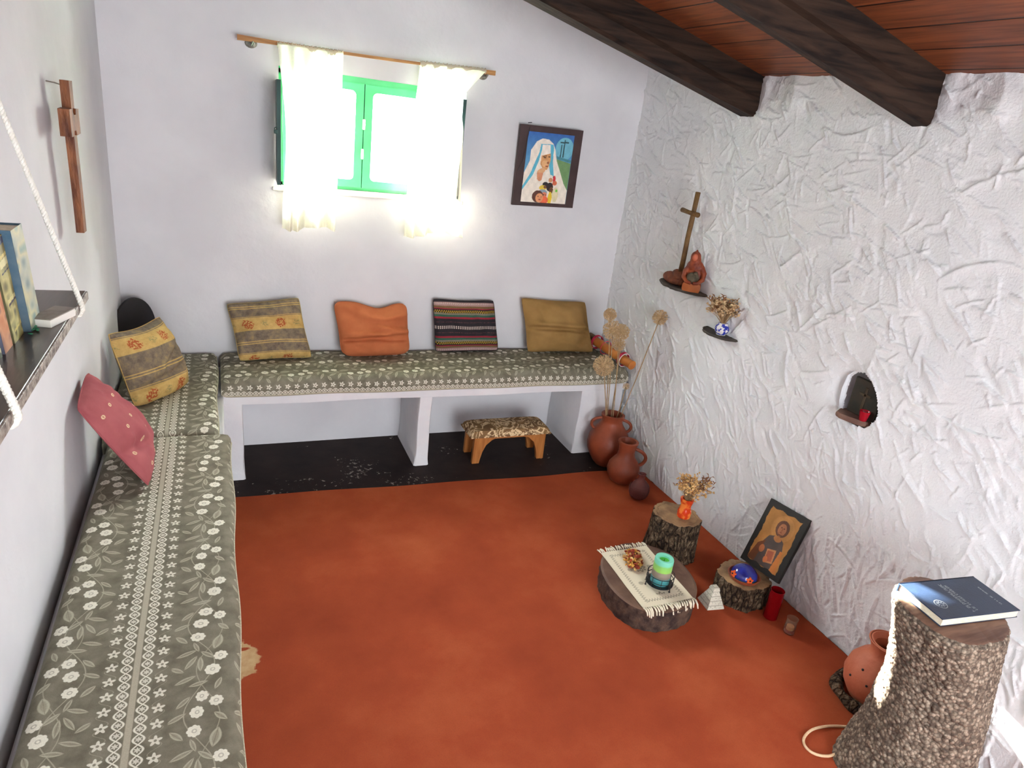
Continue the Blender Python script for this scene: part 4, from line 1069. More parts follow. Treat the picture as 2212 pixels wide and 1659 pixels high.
# candle and wire holder
cz = 0.114; cc = (2.024, -1.708)
r = empty('candle_holder', (cc[0], cc[1], cz)); tag(r, 'round black wire candle holder with three feet on the doily', 'candle holder')
b = MB(); b.lathe([(0.0, 0.012), (0.048, 0.012), (0.053, 0.016), (0.053, 0.018), (0.0, 0.015)], (cc[0], cc[1], cz), 40, cap0=False); b.build('plate', M['black_metal'], r, 'yes')
b = MB()
for z in (0.016, 0.036, 0.058): b.tube([(cc[0]+0.054*math.cos(a), cc[1]+0.054*math.sin(a), cz+z) for a in np.linspace(0, 2*pi, 41)[:-1]], 0.0016, 6, closed=True)
for k in range(9):
    a = k*2*pi/9; b.tube([(cc[0]+0.054*math.cos(a), cc[1]+0.054*math.sin(a), cz+0.016), (cc[0]+0.054*math.cos(a), cc[1]+0.054*math.sin(a), cz+0.058)], 0.0013, 6)
b.build('wire_cage', M['black_metal'], r, 'all')
for k in range(3):
    a = math.radians(-75+120*k); b = MB(); b.tube([(cc[0]+0.054*math.cos(a), cc[1]+0.054*math.sin(a), cz+0.058), (cc[0]+0.056*math.cos(a), cc[1]+0.056*math.sin(a), cz+0.004)], 0.002, 6); b.ball((cc[0]+0.056*math.cos(a), cc[1]+0.056*math.sin(a), cz+0.003), 0.004)
    b.build('foot', M['black_metal'], r, 'all')
r = empty('pillar_candle', (cc[0], cc[1], cz+0.016)); tag(r, 'thick pillar candle layered turquoise, green and grey in the wire holder', 'candle')
b = MB(); b.lathe([(0.036, 0), (0.038, 0.004), (0.038, 0.108), (0.036, 0.114), (0.030, 0.115), (0.0215, 0.111), (0.020, 0.102)], (cc[0], cc[1], cz+0.016), 48, cap0=True)
b.build('wax_body', M['candle'], r, 'yes')
b = MB(); b.lathe([(0.0205, 0.103), (0.012, 0.100), (0.001, 0.099)], (cc[0], cc[1], cz+0.016), 30, cap0=False); b.build('melted_well', M['candle_well'], r, 'yes')
b = MB(); b.tube([(cc[0], cc[1], cz+0.114), (cc[0]+0.001, cc[1], cz+0.126)], 0.001, 5); b.build('wick', M['black_metal'], r)

def petalpile(name, label, c, rx, ry, hz, n, mats, parts, seed, cat, ps=(0.006, 0.014), ang=0):
    q = random.Random(seed); r = empty(name, c); tag(r, label, cat)
    for mkey, part in zip(mats, parts):
        b = MB()
        for _ in range(n):
            a = q.uniform(0, 2*pi); k = math.sqrt(q.random()); dx = rx*k*math.cos(a); dy = ry*k*math.sin(a); x_ = dx*math.cos(ang)-dy*math.sin(ang); y_ = dx*math.sin(ang)+dy*math.cos(ang)
            z_ = q.uniform(0.002, hz*(1-0.7*k*k)); s = q.uniform(*ps)
            R_ = Matrix.Rotation(q.uniform(0, 6.28), 3, 'Z') @ Matrix.Rotation(q.uniform(-1.2, 1.2), 3, 'X')
            b.ball((c[0]+x_, c[1]+y_, c[2]+z_+s*0.4), (s, s*0.7, s*0.35), 7, 5, rot=R_)
        b.build(part, M[mkey], r)
    return r
petalpile('dried_flower_bunch', 'small bunch of dark red and ochre dried flowers lying on the doily', (2.000, -1.545, 0.112), 0.068, 0.036, 0.046, 42, ('potpourri_red', 'potpourri_yellow', 'straw'), ('red_petals', 'ochre_petals', 'pale_buds'), 3, 'dried flowers', ang=math.radians(58))

# orange vase with dried bouquet on the stump
vc = (2.335, -1.410, 0.2085)
jar('ceramic_vase', 'small orange and red glazed vase on the taller stump', vc[:2], [(0.026, 0), (0.030, 0.004), (0.031, 0.03), (0.026, 0.045), (0.023, 0.060), (0.029, 0.082), (0.031, 0.094), (0.029, 0.095)], [], 'orange_vase', 'vase', z0=vc[2])
def bouquet(label, c, height, spread, nst, seed, mat1, mat2, lean=(0, 0), leafy=False, psz=0.008, group=None):
    q = random.Random(seed); c = Vector(c); r = empty('dried_bouquet', tuple(c)); tag(r, label, 'dried flowers')
    st = MB(); fl = MB(); lf = MB(); nleaf = 0
    for i in range(nst):
        a = q.uniform(0, 2*pi); k = math.sqrt(q.random())*spread; tip = c+Vector((k*math.cos(a)+lean[0], k*math.sin(a)+lean[1], height*q.uniform(0.55, 1.0)))
        mid = c*0.5+tip*0.5+Vector((q.uniform(-.006, .006), q.uniform(-.006, .006), 0.008)); st.tube([c, mid, tip], 0.0009, 4, caps=False)
        for _ in range(6):
            p = tip+Vector((q.uniform(-1, 1), q.uniform(-1, 1), q.uniform(-1, 1)))*0.014; s = q.uniform(0.4, 1.0)*psz
            R_ = Matrix.Rotation(q.uniform(0, 6.28), 3, 'Z') @ Matrix.Rotation(q.uniform(-1.2, 1.2), 3, 'X')
            if leafy and i % 5 == 0:
                e = p+Vector((q.uniform(-1, 1), q.uniform(-1, 1), q.uniform(-0.2, 1)))*0.022; m_ = (p+e)/2+Vector((0, 0, 0.006)); lf.tube([p, m_, e], [0.0008, 0.0022, 0.0005], 4, caps=False); nleaf += 1
            else:
                fl.ball(tuple(p), (s, s*0.75, s*0.4), 6, 4, rot=R_); st.tube([mid*0.3+tip*0.7, p], 0.0006, 3, caps=False)
    st.build('stems', M['dry_stem'], r); fl.build('blossoms', M[mat1], r)
    if nleaf: lf.build('leaves', M[mat2], r)
    return r
bouquet('straw coloured dried bouquet standing in the orange vase', (vc[0], vc[1], vc[2]+0.075), 0.120, 0.072, 75, 12, 'straw', 'dry_brown', (0.012, -0.012), True, 0.0085)

# stone pyramid leaning by the low stump
c = (2.278, -1.756); r = empty('stone_pyramid', (c[0], c[1], 0.008)); tag(r, 'small grey stone pyramid carved in tiers on the carpet by the low stump', 'ornament')
b = MB(); A = math.radians(38); V = []; F = []
lvl = [(0.040, 0), (0.039, 0.006), (0.015, 0.072), (0.0165, 0.075), (0.013, 0.088), (0.008, 0.092)]
for (s, z) in lvl:
    for k in range(4):
        a = A+k*pi/2; V.append((c[0]+s*1.414*math.cos(a), c[1]+s*1.414*math.sin(a), 0.008+z))
for l in range(len(lvl)-1):
    for k in range(4): F.append((l*4+k, l*4+(k+1) % 4, (l+1)*4+(k+1) % 4, (l+1)*4+k))
F += [(3, 2, 1, 0), tuple((len(lvl)-1)*4+k for k in range(4))]; b.add(V, F); b.build('pyramid', M['tablet'], r)

# blue glazed dome on terracotta saucer
c = (2.420, -1.755, 0.114); r = empty('glazed_dome', c); tag(r, 'blue glazed dome with orange flowers on a terracotta saucer, on the low stump', 'ornament')
b = MB(); b.lathe([(0.040, 0), (0.060, 0.004), (0.066, 0.014), (0.067, 0.018), (0.062, 0.019), (0.058, 0.012), (0.0, 0.010)], c, 48, cap0=True); b.build('saucer', M['terra'], r, 'yes')
b = MB(); pr_ = [(0.055*math.cos(t), 0.014+0.046*math.sin(t)) for t in np.linspace(0, pi/2-0.02, 14)]; b.lathe(pr_, c, 48, cap0=True, cap1=True); b.build('dome', M['blue_glaze'], r, 'yes')
for k, a in enumerate((-108, 172, 45)):
    a = math.radians(a); z = 0.026; rr = 0.0545; p = Vector((c[0]+rr*math.cos(a), c[1]+rr*math.sin(a), c[2]+z)); d = Vector((math.cos(a), math.sin(a), 0.35)).normalized(); u_ = d.orthogonal().normalized(); v_ = d.cross(u_)
    f = MB(); n = 30; V = [tuple(p+d*0.004)]
    for j in range(n):
        t = 2*pi*j/n; R_ = 0.012+0.003*math.cos(5*t); V.append(tuple(p+(u_*math.cos(t)+v_*math.sin(t))*R_+d*0.003))
    for j in range(n):
        t = 2*pi*j/n; R_ = 0.013+0.003*math.cos(5*t); V.append(tuple(p+(u_*math.cos(t)+v_*math.sin(t))*R_-d*0.004))
    F = [(0, 1+j, 1+(j+1) % n) for j in range(n)]+[(1+j, 1+n+j, 1+n+(j+1) % n, 1+(j+1) % n) for j in range(n)]
    f.add(V, F); fo = f.build('flower_relief', M['orange_glaze'], r, 'yes')
    e = MB(); e.ball(tuple(p+d*0.004), 0.004, 8, 6); e.build('flower_centre', M['black_metal'], fo, 'all')

# red votive glass and small clear votive
c = (2.478, -1.890, 0.008); r = empty('red_glass_jar', c); tag(r, 'tall dark red glass candle jar on the carpet', 'candle jar')
b = MB(); b.lathe([(0.024, 0), (0.028, 0.004), (0.028, 0.120), (0.027, 0.130), (0.028, 0.136), (0.026, 0.137), (0.025, 0.12), (0.025, 0.01)], c, 36, cap1=True); b.build('glass', M['red_glass'], r, 'yes')
b = MB(); b.lathe([(0.0, 0.006), (0.024, 0.006), (0.024, 0.09), (0.0, 0.09)], c, 30, cap0=False); b.build('wax', M['red_wax'], r, 'yes')
c = (2.490, -1.985, 0.008); r = empty('votive_glass', c); tag(r, 'small clear votive glass with red wax, nearest the viewer of the candles', 'candle jar')
b = MB(); b.lathe([(0.017, 0), (0.022, 0.003), (0.023, 0.03), (0.021, 0.060), (0.023, 0.070), (0.0215, 0.0705), (0.0195, 0.06), (0.0205, 0.03), (0.0195, 0.006)], c, 32, cap1=True); b.build('glass', M['clear_glass'], r, 'yes')
b = MB(); b.lathe([(0.0, 0.005), (0.0192, 0.005), (0.0198, 0.018), (0.0, 0.018)], c, 30, cap0=False); b.build('red_wax', M['red_wax'], r, 'yes')
b = MB(); b.lathe([(0.0, 0.018), (0.015, 0.018), (0.014, 0.034), (0.0, 0.034)], c, 24, cap0=False); b.build('candle_stub', M['paper'], r, 'yes')

# ------------------------------------------------------------------ painted pictures
def painted(mb_parent, name, O, ex, ey, w, h, res, paint, mat='painted', off=0.0):
    nx = int(w/res); ny = int(h/res); U, V = np.meshgrid(np.linspace(0, 1, nx), np.linspace(0, 1, ny), indexing='ij')
    col = paint(U, V); O = np.array(O, float); ex = np.array(ex, float); ey = np.array(ey, float)
    P = O+U[..., None]*w*ex+V[..., None]*h*ey
    b = MB(); gridmesh(b, P, np.stack([U, V], -1)); o = b.build(name, M[mat], mb_parent)
    at = o.data.color_attributes.new('Col', 'FLOAT_COLOR', 'POINT'); c4 = np.ones((nx*ny, 4), np.float32); c4[:, :3] = col.reshape(-1, 3); at.data.foreach_set('color', c4.ravel())
    return o
def L3(r, g, b_, k=1.0): return np.array(lin(r, g, b_, k)[:3])
class Cv:
    def __init__(s, U, V, bg): s.U = U; s.V = V; s.c = np.zeros(U.shape+(3,)); s.c[...] = bg
    def poly(s, p, col): m = pip(s.U, s.V, p); s.c[m] = col; return s
    def ell(s, x, y, rx, ry, col, rot=0):
        du = s.U-x; dv = s.V-y; a = du*math.cos(rot)+dv*math.sin(rot); b_ = -du*math.sin(rot)+dv*math.cos(rot)
        s.c[(a/rx)**2+(b_/ry)**2 < 1] = col; return s

# print on the back wall: a veiled woman above a crowd of children
def paint_print(U, V):
    k = 1.15
    sky = L3(52, 100, 170, k)*(V[..., None])+L3(120, 196, 216, k)*(1-V[..., None]); c = Cv(U, V, 0); c.c = sky.copy()
    c.ell(0.82, 0.80, 0.20, 0.16, L3(110, 176, 196, k)); c.poly([(0.6, 0.66), (1, 0.60), (1, 0.0), (0.6, 0.0)], L3(110, 146, 96, k)); c.poly([(0.6, 0.70), (1, 0.645), (1, 0.61), (0.6, 0.66)], L3(70, 130, 140, k))
    for x in (0.745, 0.80): c.poly([(x-0.012, 0.68), (x+0.012, 0.68), (x+0.010, 0.86), (x-0.010, 0.86)], L3(44, 76, 80, k))
    c.poly([(0.71, 0.895), (0.90, 0.905), (0.90, 0.885), (0.71, 0.875)], L3(44, 76, 80, k)); c.poly([(0.79, 0.68), (0.815, 0.68), (0.82, 0.93), (0.80, 0.93)], L3(44, 76, 80, k))
    wh = L3(232, 222, 208, k); bl = L3(90, 176, 200, k)
    c.poly([(0.0, 0.0), (0.0, 0.42), (0.10, 0.60), (0.10, 0.75), (0.20, 0.87), (0.32, 0.92), (0.46, 0.91), (0.56, 0.86), (0.62, 0.78), (0.68, 0.62), (0.80, 0.45), (0.90, 0.30), (1, 0.2), (1, 0)], wh)
    c.poly([(0.30, 0.84), (0.56, 0.85), (0.585, 0.80), (0.60, 0.60), (0.66, 0.40), (0.58, 0.42), (0.52, 0.55), (0.50, 0.80), (0.34, 0.80), (0.29, 0.60), (0.20, 0.40), (0.0, 0.17), (0.0, 0.23), (0.14, 0.42), (0.22, 0.60), (0.28, 0.72)], bl)
    c.poly([(0.33, 0.83), (0.50, 0.84), (0.53, 0.70), (0.34, 0.67)], L3(236, 226, 214, k))
    sk = L3(206, 150, 98, k); c.poly([(0.34, 0.68), (0.53, 0.72), (0.545, 0.62), (0.52, 0.54), (0.49, 0.48), (0.40, 0.49), (0.33, 0.56)], sk)
    c.ell(0.435, 0.57, 0.07, 0.05, L3(222, 172, 122, k)); c.ell(0.415, 0.655, 0.030, 0.010, L3(70, 44, 34, k)); c.ell(0.505, 0.67, 0.022, 0.009, L3(70, 44, 34, k))
    c.poly([(0.37, 0.675), (0.45, 0.69), (0.45, 0.675), (0.37, 0.662)], L3(90, 58, 40, k)); c.ell(0.495, 0.585, 0.025, 0.018, L3(150, 92, 60, k)); c.ell(0.475, 0.535, 0.038, 0.007, L3(140, 60, 48, k))
    c.ell(0.37, 0.46, 0.09, 0.04, L3(214, 164, 120, k), 0.3); c.poly([(0.28, 0.44), (0.42, 0.44), (0.40, 0.33), (0.35, 0.31), (0.30, 0.34)], L3(208, 140, 104, k))
    for (x, y, a, b_, col) in ((0.66, 0.385, 0.02, 0.02, (60, 50, 60)), (0.68, 0.35, 0.03, 0.06, (206, 52, 60)), (0.60, 0.34, 0.045, 0.035, (200, 140, 100)), (0.70, 0.30, 0.05, 0.035, (206, 104, 70)), (0.50, 0.27, 0.065, 0.040, (40, 36, 40)), (0.45, 0.22, 0.08, 0.04, (222, 190, 70)), (0.50, 0.235, 0.035, 0.022, (120, 76, 50)),
                              (0.60, 0.24, 0.075, 0.065, (52, 38, 36)), (0.64, 0.19, 0.045, 0.05, (110, 70, 44)), (0.46, 0.15, 0.10, 0.05, (136, 156, 170)), (0.50, 0.11, 0.06, 0.05, (216, 130, 100)), (0.74, 0.13, 0.07, 0.11, (222, 210, 170)), (0.63, 0.07, 0.045, 0.10, (226, 190, 50)), (0.76, 0.19, 0.025, 0.02, (110, 190, 70)), (0.50, 0.04, 0.10, 0.06, (226, 104, 66)), (0.36, 0.09, 0.125, 0.090, (92, 54, 44)), (0.40, 0.07, 0.085, 0.068, (218, 148, 104))):
        c.ell(x, y, a, b_, L3(*col, k))
    for (x, y) in ((0.37, 0.09), (0.44, 0.085), (0.62, 0.20), (0.66, 0.205), (0.49, 0.12), (0.53, 0.118)): c.ell(x, y, 0.012, 0.006, L3(50, 34, 30))
    c.ell(0.41, 0.045, 0.03, 0.007, L3(150, 60, 50))
    return np.clip(c.c*(0.93+0.07*np.sin(U*40)[..., None]*np.sin(V*33)[..., None]), 0, 1)
r = empty('framed_print', (2.09, -0.02, 1.37)); tag(r, 'dark framed print of a white-veiled woman and children on the back wall', 'picture')
def quad_board(b, TL, TR, BR, BL, n_, th):
    V = [np.array(p, float) for p in (TL, TR, BR, BL)]; n_ = np.array(n_, float)*th; V = [tuple(p) for p in V]+[tuple(p+n_) for p in V]
    b.add(V, [(0, 1, 2, 3), (7, 6, 5, 4), (0, 4, 5, 1), (1, 5, 6, 2), (2, 6, 7, 3), (3, 7, 4, 0)])
b = MB(); quad_board(b, (1.893, -0.038, 1.782), (2.262, -0.036, 1.788), (2.270, -0.024, 1.376), (1.900, -0.026, 1.368), (0, 1, 0), 0.020)
b.build('backing_board', simple('dark_brown_frame', lin(58, 42, 42), lin(72, 54, 54), 8, 0.5), r)
painted(r, 'print', (1.945, -0.0285, 1.390), (0.9998, 0, 0.017), (-0.014, -0.026, 0.9995), 0.272, 0.362, 0.0018, paint_print)
b = MB(); b.tube([(1.944, -0.041, 1.776), (1.935, -0.042, 1.70), (1.925, -0.043, 1.60), (1.901, -0.040, 1.545)], 0.0012, 5); b.build('hanging_wire', M['black_metal'], r)
b = MB(); b.tube([(1.948, 0.0, 1.792), (1.948, -0.045, 1.795)], 0.002, 6); b.build('nail', M['black_metal'], r)

# small icon on the stump: a plain robed figure on gold
def paint_icon(U, V):
    c = Cv(U, V, L3(40, 38, 36)); q = np.random.RandomState(2); jag = 0.006*np.sin(V*50)+0.012*np.sin(V*13+1); jag2 = 0.010*np.sin(U*21)
    m = (U > 0.12+jag) & (U < 0.88+jag) & (V > 0.08+jag2) & (V < 0.91+jag2); c.c[m] = L3(176, 122, 62)
    tone = smoothnoise(U.shape[0], U.shape[1], (7, 9), 5)[..., None]
    c.ell(0.56, 0.69, 0.26, 0.19, L3(186, 132, 72)); c.ell(0.56, 0.69, 0.155, 0.125, L3(100, 66, 50)); c.ell(0.56, 0.675, 0.092, 0.095, L3(176, 114, 78))
    c.poly([(0.22, 0.08), (0.86, 0.08), (0.80, 0.36), (0.72, 0.52), (0.62, 0.56), (0.50, 0.56), (0.36, 0.52), (0.26, 0.36)], L3(86, 74, 70)); c.poly([(0.12, 0.08), (0.30, 0.08), (0.34, 0.44), (0.20, 0.34)], L3(112, 66, 42))
    c.ell(0.56, 0.53, 0.09, 0.045, L3(188, 124, 72)); c.poly([(0.46, 0.34), (0.66, 0.38), (0.70, 0.18), (0.50, 0.14)], L3(192, 128, 84)); c.poly([(0.49, 0.32), (0.63, 0.345), (0.66, 0.20), (0.52, 0.17)], L3(168, 92, 66))
    c.ell(0.34, 0.30, 0.06, 0.06, L3(184, 110, 68)); c.ell(0.52, 0.19, 0.05, 0.05, L3(206, 116, 70)); c.poly([(0.70, 0.08), (0.86, 0.08), (0.80, 0.40), (0.74, 0.40)], L3(190, 116, 56))
    c.ell(0.53, 0.705, 0.014, 0.007, L3(60, 36, 30)); c.ell(0.59, 0.705, 0.014, 0.007, L3(60, 36, 30)); c.poly([(0.556, 0.70), (0.566, 0.70), (0.572, 0.655), (0.552, 0.655)], L3(146, 88, 58)); c.ell(0.56, 0.636, 0.024, 0.006, L3(130, 66, 52)); c.poly([(0.49, 0.63), (0.52, 0.605), (0.60, 0.605), (0.63, 0.63), (0.60, 0.585), (0.52, 0.585)], L3(112, 70, 50))
    c.c[~m] = L3(38, 37, 35)
    return np.clip(c.c*(0.8+0.35*tone), 0, 1)
O = np.array([2.505, -1.634, 0.118]); R_ = np.array([[0.059, 0.395, -0.92], [-0.995, 0.103, -0.02], [0.086, 0.916, 0.399]])
ex = R_[:, 0]; ey = R_[:, 1]; nz_ = -np.cross(ex, ey); nz_ = nz_ if nz_[0] < 0 else -nz_
r = empty('icon_panel', (2.53, -1.74, 0.114)); tag(r, 'small painted icon of a robed figure leaning on the rough wall', 'icon')
w_, h_ = 0.212, 0.296
BL = O; BR = O+ex*w_; TL = O+ey*h_; TR = TL+ex*w_
b = MB(); quad_board(b, TL, TR, BR, BL, -nz_, 0.016); b.build('panel', simple('black_panel', lin(32, 31, 30), lin(46, 44, 42), 20, 0.6), r)
painted(r, 'painting', O+nz_*0.0012, ex, ey, w_, h_, 0.0016, paint_icon)

# ------------------------------------------------------------------ wall shelf, ropes, books
ZS = 1.280
r = empty('hanging_shelf', (0.07, -2.1, ZS-0.02)); tag(r, 'dark wooden shelf hung by white rope on the left wall', 'shelf')
b = MB(); b.box((0.004, -2.75, ZS-0.020), (0.136, -1.673, ZS), 0.001); b.build('board', M['shelf_wood'], r)
b = MB(); b.box((0.136, -2.75, ZS-0.020), (0.1405, -1.675, ZS-0.0005), 0.001); b.build('worn_front_edge', M['shelf_edge'], r)
def ropetube(b, pts, R=0.0045, strands=3, pitch=0.020):
    pts = [Vector(p) for p in pts]; cum = [0]
    for p, q in zip(pts[:-1], pts[1:]): cum.append(cum[-1]+(q-p).length)
    n = max(8, int(cum[-1]/0.003)); 
    def at(s):
        for i in range(len(cum)-1):
            if s <= cum[i+1] or i == len(cum)-2:
                t = (s-cum[i])/max(1e-9, cum[i+1]-cum[i]); return pts[i].lerp(pts[i+1], t), (pts[i+1]-pts[i]).normalized()
    for k in range(strands):
        P_ = []
        for i in range(n+1):
            s = cum[-1]*i/n; p, d = at(s); u_ = d.cross(Vector((0.3, 1, 0.2))).normalized(); v_ = d.cross(u_); a = 2*pi*(s/pitch+k/strands)
            P_.append(p+(u_*math.cos(a)+v_*math.sin(a))*R*0.62)
        b.tube(P_, R*0.62, 6)
for (yy, ztop, yt) in ((-1.790, 1.830, -1.790), (-2.375, 1.84, -2.375)):
    b = MB(); ropetube(b, [(0.006, yt, ztop), (0.143, yy, ZS+0.004), (0.1455, yy, ZS-0.012), (0.1375, yy, ZS-0.026), (0.03, yy, ZS-0.026)], 0.0050 if yy > -2 else 0.0058)
    ro = b.build('rope', M['rope'], r, 'all')
    b = MB(); b.tube([(0.0, yt, ztop-0.004), (0.020, yt, ztop+0.002)], 0.003, 8); b.build('wall_nail', M['metal'], ro)

def book(label, y0, y1, depth, h, lean, spine, cover, seed, x0=0.004, paintfn=None, pages=True):
    r = empty('book', (x0, (y0+y1)/2, ZS)); tag(r, label, 'book', 'books standing on the hanging shelf')
    def T(p): return (p[0], p[1]-lean*(p[2]-ZS)/h, p[2])
    def bx(mb, a, c): 
        n0 = len(mb.v); mb.box(a, c); mb.v[n0:] = [T(p) for p in mb.v[n0:]]
    b = MB(); t = 0.003
    bx(b, (x0, y1-t, ZS), (x0+depth, y1, ZS+h)); bx(b, (x0, y0, ZS), (x0+depth, y0+t, ZS+h)); b.build('cover', cover, r)
    p = MB(); bx(p, (x0+0.003, y0+t, ZS+0.003), (x0+depth-0.003, y1-t, ZS+h-0.004)); p.build('pages', M['paper'], r)
    if paintfn:
        o = painted(r, 'spine', T((x0+depth+0.0005, y0, ZS)), (0, 1, 0), (0, -lean/h, 1), y1-y0, h, 0.0015, paintfn, 'painted_cloth')
        o.rotation_euler = (0, 0, 0)
    else: s = MB(); bx(s, (x0+depth-0.003, y0, ZS), (x0+depth+0.0005, y1, ZS+h)); s.build('spine', spine, r)
    return r
def pc(cols, sx, sy, seed):
    def f(U, V):
        a = smoothnoise(U.shape[0], U.shape[1], (sx, sy), seed); c = np.zeros(U.shape+(3,)); n = len(cols)-1; t = a*n; i = np.clip(t.astype(int), 0, n-1); fr = (t-i)[..., None]; C_ = np.array([L3(*q) for q in cols])
        return C_[i]*(1-fr)+C_[i+1]*fr
    return f
def spine_grey(U, V):
    c = pc([(110, 130, 130), (170, 176, 160), (196, 190, 150), (120, 150, 146)], 2, 9, 4)(U, V); return c
def spine_olive(U, V):
    c = pc([(92, 88, 52), (140, 130, 78), (196, 186, 120), (86, 84, 60)], 3, 11, 6)(U, V)
    for y, hh, col in ((0.93, 0.03, (60, 60, 90)), (0.80, 0.015, (214, 196, 120)), (0.74, 0.035, (222, 214, 160)), (0.66, 0.006, (40, 40, 80)), (0.36, 0.012, (60, 40, 60)), (0.39, 0.02, (214, 204, 140)), (0.10, 0.012, (206, 190, 110))): c[(np.abs(V-y-0.03*U) < hh) & (U > 0.25)] = L3(*col)
    return c
def spine_orange(U, V): return pc([(176, 104, 76), (200, 130, 88), (210, 150, 110), (150, 100, 84)], 2, 10, 8)(U, V)
def spine_leaf(U, V):
    c = pc([(60, 72, 60), (84, 92, 70), (70, 80, 90)], 2, 6, 9)(U, V); c[(np.sin(V*44+U*5) > 0.45)] = L3(206, 196, 160); return c
blue_c = simple('blue_grey_cover', lin(62, 92, 112), lin(92, 110, 122), 20, 0.5)
mauve_c = simple('slate_blue_cover', lin(96, 100, 120), lin(112, 116, 136), 12, 0.5)
book('blue-grey book with a cloudy pale spine, farthest along the hanging shelf', -1.992, -1.912, 0.086, 0.205, 0.050, None, blue_c, 1, paintfn=spine_grey)
book('book with an olive and cream patterned spine, second along the hanging shelf', -2.066, -2.000, 0.074, 0.200, 0.050, None, simple('olive_cover', lin(84, 84, 60), lin(104, 100, 70), 20, 0.5), 2, paintfn=spine_olive)
book('slate blue book with an orange marbled spine on the hanging shelf', -2.124, -2.072, 0.072, 0.200, 0.050, None, mauve_c, 3, paintfn=spine_orange)
book('dark green book with a leafy cream pattern near the rope on the shelf', -2.196, -2.135, 0.070, 0.190, 0.040, None, simple('dark_green_cover', lin(50, 60, 60), lin(66, 76, 76), 20, 0.5), 4, paintfn=spine_leaf)
r = empty('book', (0.08, -2.50, ZS)); tag(r, 'yellow-olive book lying at the near end of the hanging shelf', 'book')
b = MB(); b.box((0.02, -2.60, ZS+0.001), (0.118, -2.41, ZS+0.022), 0.001); b.build('cover', simple('yellow_olive_cover', lin(146, 128, 48), lin(186, 172, 96), 14, 0.5), r)
b = MB(); b.box((0.022, -2.598, ZS+0.022), (0.100, -2.42, ZS+0.027), 0.001); b.build('pages', M['paper'], r)
b = MB(); b.box((0.062, -2.252, ZS+0.001), (0.088, -2.205, ZS+0.036), 0.001); tag(b.build('white_card', M['white_paint']), 'white card edge sticking out between the shelf books and the rope', 'card')
b = MB(); b.box((0.094, -1.965, ZS), (0.134, -1.872, ZS+0.016), 0.001, rot=Matrix.Rotation(math.radians(-18), 3, 'Z'))
r = empty('booklet', (0.114, -1.92, ZS)); tag(r, 'small white pocket booklet lying flat at the far end of the shelf', 'booklet')
b.build('pages', M['white_paint'], r)
b = MB(); b.box((0.093, -1.966, ZS+0.016), (0.135, -1.871, ZS+0.018), 0.0005, rot=Matrix.Rotation(math.radians(-18), 3, 'Z')); b.build('cover', simple('taupe_cover', lin(120, 110, 100), lin(150, 140, 130), 30, 0.5), r)
b = MB(); q = random.Random(3)
for k in range(9): b.ball((0.094+q.uniform(-.006, .008), -1.985+q.uniform(-.03, .02), ZS+0.003), (0.006, 0.003, 0.0012), 6, 4, rot=Matrix.Rotation(q.uniform(0, 3), 3, 'Z'))
tag(b.build('leaf_sprig', M['green_leafy']), 'tiny green leafy sprig on the shelf at the foot of the blue-grey book', 'sprig')

# ------------------------------------------------------------------ wooden cross on the left wall
r = empty('wall_cross', (0.045, -1.08, 1.30)); tag(r, 'carved wooden cross with a blocky centre hanging on the left wall', 'cross')
def hexbar(b, x, y, z0, z1, wy, wx, taper=0.0, wob=0.003):
    n = 12; V = []; F = []
    for i in range(n):
        t = i/(n-1); z = z0+(z1-z0)*t; k = 1-taper*t; dy = wob*math.sin(t*7)
        for (a, c_) in ((-wy/2, -wx/2), (wy/2, -wx/2), (wy/2*0.9, wx/2), (-wy/2, wx/2*0.9)): V.append((x+c_*k, y+a*k+dy, z))
    for i in range(n-1):
        for j in range(4): F.append((i*4+j, i*4+(j+1) % 4, (i+1)*4+(j+1) % 4, (i+1)*4+j))
    F += [(3, 2, 1, 0), tuple((n-1)*4+j for j in range(4))]; b.add(V, F)
XX = 0.046
b = MB(); hexbar(b, XX, -1.090, 1.310, 1.736, 0.040, 0.022, -0.1); b.build('upright', M['cross_wood'], r)
b = MB()
V = []; pts = [(-0.072, -0.036), (-0.030, -0.036), (-0.026, -0.022), (0.004, -0.022), (0.010, -0.036), (0.072, -0.034), (0.072, 0.034), (0.028, 0.036), (0.022, 0.020), (-0.012, 0.020), (-0.022, 0.038), (-0.072, 0.036)]
nn = len(pts); yc, zc = -1.120, 1.627
V = [(XX-0.010, yc+p[0], zc+p[1]) for p in pts]+[(XX+0.018, yc+p[0], zc+p[1]) for p in pts]
b.add(V, [tuple(range(nn-1, -1, -1)), tuple(range(nn, 2*nn))]+[(j, (j+1) % nn, nn+(j+1) % nn, nn+j) for j in range(nn)]); b.build('carved_block', M['cross_wood'], r)
b = MB(); b.tube([(0.0, -1.10, 1.728), (0.018, -1.09, 1.726), (0.036, -1.09, 1.722)], 0.0018, 6); b.build('hook', M['metal'], r)

# ------------------------------------------------------------------ stone shelves, statue, cross, little vase
def stone_shelf(label, y0, y1, z, out, th, seed, tilt=0.0):
    q = random.Random(seed); pts = []; n = 18
    for i in range(n+1):
        t = i/n; y = y0+(y1-y0)*t; k = math.sin(pi*t)**0.55; pts.append((WX(y)-out*k*(0.92+0.12*q.random())-0.004, y))
    pts += [(WX(y1)+0.04, y1), (WX(y0)+0.04, y0)]
    b = MB(); b.prism(pts, z-th, z, bev=0.06); o = b.build('stone_shelf', M['slate'], None, 'yes'); tag(o, label, 'wall shelf', 'slate shelves set into the rough wall'); return o
ZA = 1.110
stone_shelf('slate ledge carrying the carved figure and tall cross', -0.515, -0.885, ZA, 0.105, 0.014, 1)
ZB = 0.968
stone_shelf('smaller slate ledge carrying the blue and white vase', -0.928, -1.160, ZB, 0.080, 0.012, 2)

